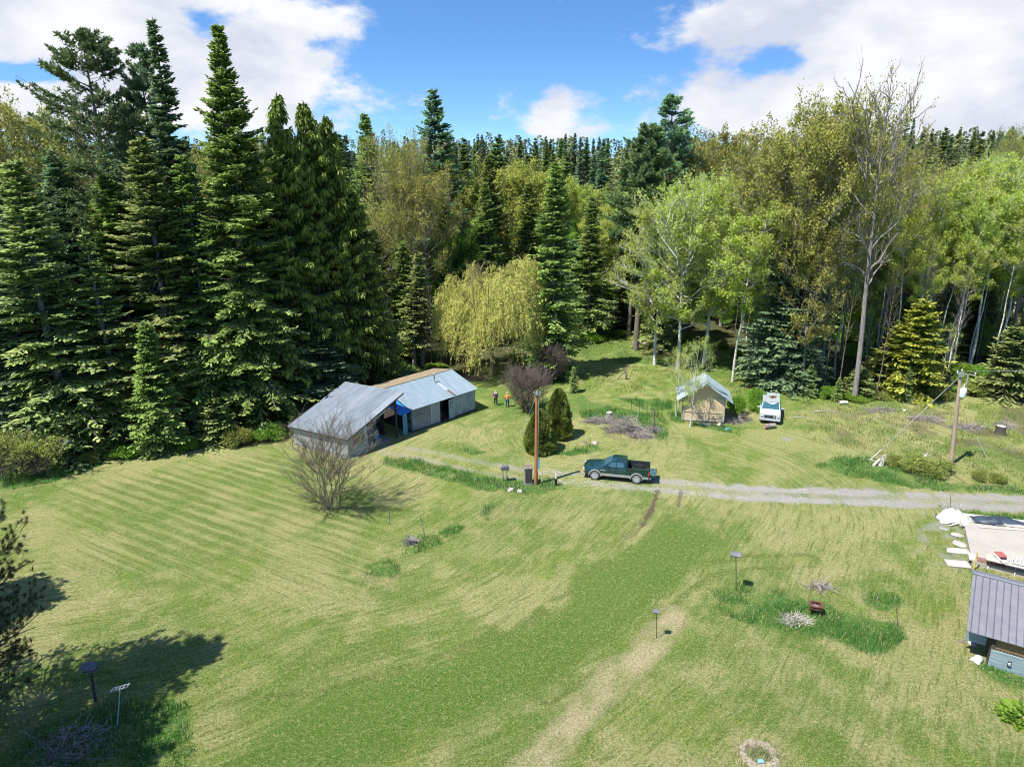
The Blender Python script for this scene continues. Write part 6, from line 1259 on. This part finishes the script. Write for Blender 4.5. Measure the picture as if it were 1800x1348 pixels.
# ------------------------------------------------------------------ people
M_skin = mat('skin', (.55, .36, .27), (.50, .32, .24), 3, .6)
def skin_mesh(name, verts, edges, radii, m, parent, sub=1, root=0, parts=None):
    me = bpy.data.meshes.new(name); me.from_pydata(verts, edges, []); me.update(); ob = bpy.data.objects.new(name, me); COL.objects.link(ob); ob.parent = parent
    sk = ob.modifiers.new('skin', 'SKIN'); sk.use_smooth_shade = True; sb = ob.modifiers.new('sub', 'SUBSURF'); sb.levels = sub; sb.render_levels = sub
    lay_ = me.skin_vertices[0].data if me.skin_vertices else None
    if lay_ is None:
        bpy.context.view_layer.objects.active = ob; bpy.ops.mesh.customdata_skin_add(); lay_ = me.skin_vertices[0].data
    for i, r in enumerate(radii): lay_[i].radius = (r, r) if not isinstance(r, tuple) else r
    lay_[root].use_root = True; me.materials.append(m); return ob
def person(px, py, H, rz, lab, top, trousers, hairm, hatm, arms, stride):
    p = G(px, py); o = thing('person', lab, 'person', (p[0], p[1], 0), rz); k = H/1.75
    V = [(0, 0, .95), (0, .0, 1.12), (0, .01, 1.32), (0, 0, 1.45), (0, 0, 1.54), (0, -.01, 1.62), (0, -.01, 1.72)]; E = [(0, 1), (1, 2), (2, 3), (3, 4), (4, 5), (5, 6)]; Rr = [(.15, .11), (.13, .095), (.16, .10), .075, .055, (.085, .095), (.06, .07)]
    joints = {}
    for s, (fx, fy) in zip((-1, 1), stride):
        b = len(V); V += [(s*.10, 0, .88), (s*.11, fy*.5-.03, .50), (s*.11+fx, fy, .09), (s*.12+fx, fy-.17, .04)]; E += [(0, b), (b, b+1), (b+1, b+2), (b+2, b+3)]; Rr += [.095, .062, .042, .036]; joints[('leg', s)] = b
    for s, (el, ha) in zip((-1, 1), arms):
        b = len(V); V += [(s*.18, 0, 1.40), el, ha]; E += [(2, b), (b, b+1), (b+1, b+2)]; Rr += [.055, .04, .028]; joints[('arm', s)] = b
        d = np.array(ha)-np.array(el); d = d/np.linalg.norm(d); pal = np.array(ha)+d*.08; c = len(V); V.append(tuple(pal)); E.append((b+2, c)); Rr.append((.036, .018)); side = np.cross(d, [1.0, 0, 0]); side /= np.linalg.norm(side)
        for q in range(4):
            f0 = pal+side*(q-1.5)*.02+d*.02; L = (.06, .075, .07, .055)[q]; V += [tuple(f0), tuple(f0+d*L*.5), tuple(f0+d*L*.9+np.array([-s*.02, 0, 0]))]; n_ = len(V); E += [(c, n_-3), (n_-3, n_-2), (n_-2, n_-1)]; Rr += [.009, .009, .008]
        th = pal-d*.04-side*.035; V += [tuple(th), tuple(th-side*.03+d*.035)]; n_ = len(V); E += [(c, n_-2), (n_-2, n_-1)]; Rr += [.011, .009]
    V = [(x*k, y*k, z*k) for x, y, z in V]; sc = lambda r: tuple(a*k for a in r) if isinstance(r, tuple) else r*k
    body = skin_mesh('body', V, E, [sc(r) for r in Rr], M_skin, o)
    # clothing follows the body a little further out
    def part(name, idx, ed, rad, m): skin_mesh(name, [V[i] if isinstance(i, int) else tuple(c*k for c in i) for i in idx], ed, [sc(r) for r in rad], m, o)
    a1, a2 = joints[('arm', -1)], joints[('arm', 1)]; l1, l2 = joints[('leg', -1)], joints[('leg', 1)]
    part('jacket', [1, 2, 3, a1, a1+1, a1+2, a2, a2+1, a2+2, (0, 0, .93)], [(0, 1), (1, 2), (1, 3), (3, 4), (4, 5), (1, 6), (6, 7), (7, 8), (0, 9)], [(.165, .125), (.19, .13), .085, .075, .06, .048, .075, .06, .048, (.185, .14)], top)
    part('trousers', [0, l1, l1+1, l1+2, l2, l2+1, l2+2], [(0, 1), (1, 2), (2, 3), (0, 4), (4, 5), (5, 6)], [(.165, .125), .115, .085, .065, .115, .085, .065], trousers)
    for l in (l1, l2): skin_mesh('shoe', [V[l+2], V[l+3]], [(0, 1)], [.055*k, .05*k], M_dark, o)
    part('hair', [(0, .035, 1.55), (0, .03, 1.66), (0, .0, 1.735)], [(0, 1), (1, 2)], [.07, .095, .07], hairm)
    if hatm: part('cap', [(0, .0, 1.70), (0, .0, 1.775), (0, -.12, 1.70)], [(0, 1), (0, 2)], [.112, .075, .05], hatm)
    # face
    m_ = MB(); m_.box((0, -.105*k, 1.60*k), (.03*k, .035*k, .045*k)); m_.build('nose', M_skin, o)
    for s in (-1, 1):
        m_ = MB(); m_.lathe([(0, -.012), (.012, 0), (0, .012)], c=(s*.033*k, -.098*k, 1.635*k), n=6); m_.build('eye', M_dark, o)
        m_ = MB(); m_.box((s*.088*k, 0, 1.62*k), (.02*k, .035*k, .055*k)); m_.build('ear', M_skin, o)
    m_ = MB(); m_.box((0, -.1*k, 1.555*k), (.05*k, .015*k, .012*k)); m_.build('mouth', mat('lips', (.35, .15, .12), (.3, .13, .1), 3, .6), o)
    return o
M_jp = mat('jacket_purple', (.20, .02, .16), (.10, .02, .14), 3, .8); M_jg = mat('trouser_dark', (.015, .02, .022), (.03, .035, .035), 4, .85); M_jo = mat('vest_orange', (.85, .22, .035), (.75, .30, .10), 5, .7); M_jean = mat('jeans', (.02, .045, .11), (.035, .07, .16), 5, .85)
M_hair = mat('hair_light', (.55, .48, .36), (.42, .36, .27), 8, .7); M_cap = mat('cap_white', (.75, .75, .73), (.6, .6, .58), 4, .7)
arms_a = (((-.24, .03, 1.15), (-.22, -.06, .93)), ((.26, .02, 1.16), (.36, -.18, 1.10)))
arms_b = (((-.30, .05, 1.18), (-.34, .0, .94)), ((.30, .04, 1.18), (.33, -.10, .96)))
pa = person(871.5, 712.5, 1.66, R(182), 'person in purple jacket and dark trousers seen from behind on the lawn', M_jp, M_jg, M_hair, None, arms_a, ((0, .14), (.0, -.16)))
person(892, 715.5, 1.66, R(176), 'person in orange vest and blue jeans with white cap seen from behind on the lawn', M_jo, M_jean, M_hair, M_cap, arms_b, ((0, -.08), (0, .10)))
m_ = MB(); m_.box((0, .105, 1.38), (.30, .05, .12)); m_.build('collar', M_cap, pa)

# ------------------------------------------------------------------ tall grass (uncountable)
def grass(name, polys, dens, h0, h1, m, seed, w=.035):
    rg = np.random.RandomState(seed); Ps = []
    for P in polys:
        P = np.array(P); lo = P.min(0)-.3; hi = P.max(0)+.3; n = int((hi-lo).prod()*dens); q = lo+rg.rand(n, 2)*(hi-lo); d = in_poly(q[:, 0], q[:, 1], [tuple(a) for a in P])+(fbm(q[:, 0], q[:, 1], .9, 8)-.5)*.9
        Ps.append(q[(d > -.25+.8*rg.rand(len(q))**3) & (fbm(q[:, 0], q[:, 1], 1.0, 12) > .40+.12*rg.rand(len(q)))])
    q = np.concatenate(Ps); n = len(q); hh = rg.uniform(h0, h1, n)*(.5+.9*fbm(q[:, 0], q[:, 1], 1.2, 31)); a = rg.rand(n)*6.28; lean = rg.uniform(.1, .7, n)
    d = np.stack([np.cos(a)*lean, np.sin(a)*lean, 1+0*a], -1); s = np.stack([-np.sin(a), np.cos(a), 0*a], -1)*w*.5; b = np.column_stack([q, np.zeros(n)])
    V = np.stack([b-s, b+s, b+d*hh[:, None]], 1).reshape(-1, 3); mb_ = MB(); mb_.add(V, np.arange(n*3).reshape(-1, 3), np.repeat(np.clip(rg.rand(n)*.6+fbm(q[:, 0], q[:, 1], .8, 60)*.5, 0, 1), 3)); o = mb_.build(name, m); tag(o, kind='stuff'); return o
L_grass = leafmat('grass_lush', (.028, .10, .014), (.12, .27, .05), .35, .0); L_dry = leafmat('grass_dry', (.22, .19, .09), (.50, .45, .28), .3, .0)
L_mix = leafmat('grass_mixed', (.07, .13, .02), (.24, .28, .07), .35, .0)
g = grass('tall_grass', list(LUSH.values()), 150, .10, .45, L_grass, 1); tag(g, 'tall fresh green grass left unmown in beds and along edges', 'grass')
DRYP = [pxl((640,1012),(700,1010),(690,1035),(640,1030)), pxl((1390,1085),(1440,1080),(1450,1098),(1380,1102)), pxl((1285,1300),(1340,1295),(1380,1325),(1365,1348),(1300,1348)), pxl((865,848),(935,852),(930,868),(880,862)), pxl((1495,1035),(1530,1040),(1525,1065),(1500,1060)), pxl((1560,818),(1660,850),(1800,852),(1800,862),(1640,858)), pxl((845,893),(905,893),(912,905),(850,912)), pxl((40,1260),(230,1230),(250,1330),(60,1348)), pxl((1060,762),(1160,770),(1150,782),(1070,775)), pxl((1490,730),(1660,735),(1650,760),(1500,750))]
g = grass('dry_grass', DRYP, 70, .1, .3, L_dry, 2); tag(g, 'bleached dry grass in patches on the lawn', 'grass')
RG = [pxl((1395,700),(1500,706),(1800,715),(1900,740),(1900,852),(1700,838),(1560,806),(1420,775)), pxl((900,640),(1000,600),(1110,585),(1250,600),(1330,625),(1340,690),(1290,700),(1180,690),(1060,690),(1020,680)), pxl((640,660),(760,655),(750,640),(690,640))]
g = grass('rough_grass', RG, 34, .12, .38, L_mix, 3, .05); tag(g, 'rough mixed grass and weeds between the drive and the wood', 'grass')
g = grass('seed_grass', list(LUSH.values()), 9, .15, .45, L_dry, 7, .03); tag(g, 'bleached old stalks standing among the tall green grass', 'grass')
def lawngrass():
    rg = np.random.RandomState(17); n = 230000; q = np.column_stack([rg.uniform(-36, 46, n), 22+46*rg.rand(n)**1.25]); f1 = fbm(q[:, 0], q[:, 1], .5, 14); keep = (f1 > .47) & (np.abs(q[:, 0]) < q[:, 1]*.8+3); q = q[keep]; L_ = ground_layers(q[:, 0], q[:, 1]); ok = (L_['gravel'] < .35) & (L_['mud'] < .3) & (L_['floor'] < .5)
    for k, P in (('b1', [(-21, 60), (-14, 55.6), (-9, 61.5), (-3, 68.5), (-7, 72), (-17, 67)]), ('c', [(24, 31), (23.5, 30.5), (40, 20), (60, 50), (32, 46), (29.3, 39.6)])): ok &= in_poly(q[:, 0], q[:, 1], P) < 0
    q = q[ok]; n = len(q); dry = (L_['dry'][ok]+L_['strip'][ok]*2) > rg.rand(n)*1.6; hh = rg.uniform(.035, .10, n); a = rg.rand(n)*6.28; d = np.stack([np.cos(a)*.8, np.sin(a)*.8, 1+0*a], -1); s_ = np.stack([-np.sin(a), np.cos(a), 0*a], -1)*.014; b = np.column_stack([q, np.zeros(n)])
    for nm, sel, m, lab in (('lawn_grass', ~dry, L_lawn, 'short mown green grass blades of the lawn'), ('straw_grass', dry, L_dry, 'short dead straw coloured blades in the lawn')):
        V = np.stack([b[sel]-s_[sel], b[sel]+s_[sel], b[sel]+d[sel]*hh[sel, None]], 1).reshape(-1, 3); mb_ = MB(); mb_.add(V, np.arange(len(V)).reshape(-1, 3), np.repeat(rg.rand(sel.sum()), 3)); o = mb_.build(nm, m); tag(o, lab, 'grass', kind='stuff')
L_lawn = leafmat('grass_lawn', (.07, .12, .02), (.32, .40, .10), .35, .0)
lawngrass()
def stones():
    rg = np.random.RandomState(19); mb_ = MB(); P = []
    while len(P) < 2600:
        k = rg.randint(3, len(road)-1); t = rg.rand(); a = np.array(road[k]); b = np.array(road[k+1]); d = (b-a)/np.linalg.norm(b-a); nn = np.array([-d[1], d[0]]); off = rg.choice([-.85, .85])+rg.randn()*.45; p = a*(1-t)+b*t+nn*off
        if p[0] < 45: P.append((*p, rg.uniform(.015, .055)))
    P = np.array(P); n = len(P); o8 = np.array([[1, 0, 0], [0, 1, 0], [-1, 0, 0], [0, -1, 0], [0, 0, .7]]); V = np.column_stack([P[:, :2], 0*P[:, 2]])[:, None]+o8[None]*P[:, 2][:, None, None]*rg.uniform(.7, 1.3, (n, 5, 1)); F = np.array([[0, 1, 4], [1, 2, 4], [2, 3, 4], [3, 0, 4]])
    mb_.add(V.reshape(-1, 3), (np.arange(n)[:, None, None]*5+F[None]).reshape(-1, 3)); o = mb_.build('loose_gravel', mat('stones', (.50, .48, .44), (.28, .26, .24), 9, .9)); tag(o, 'loose pale stones strewn along the gravel drive', 'gravel', kind='stuff')
stones()
print('objects', len(bpy.data.objects))
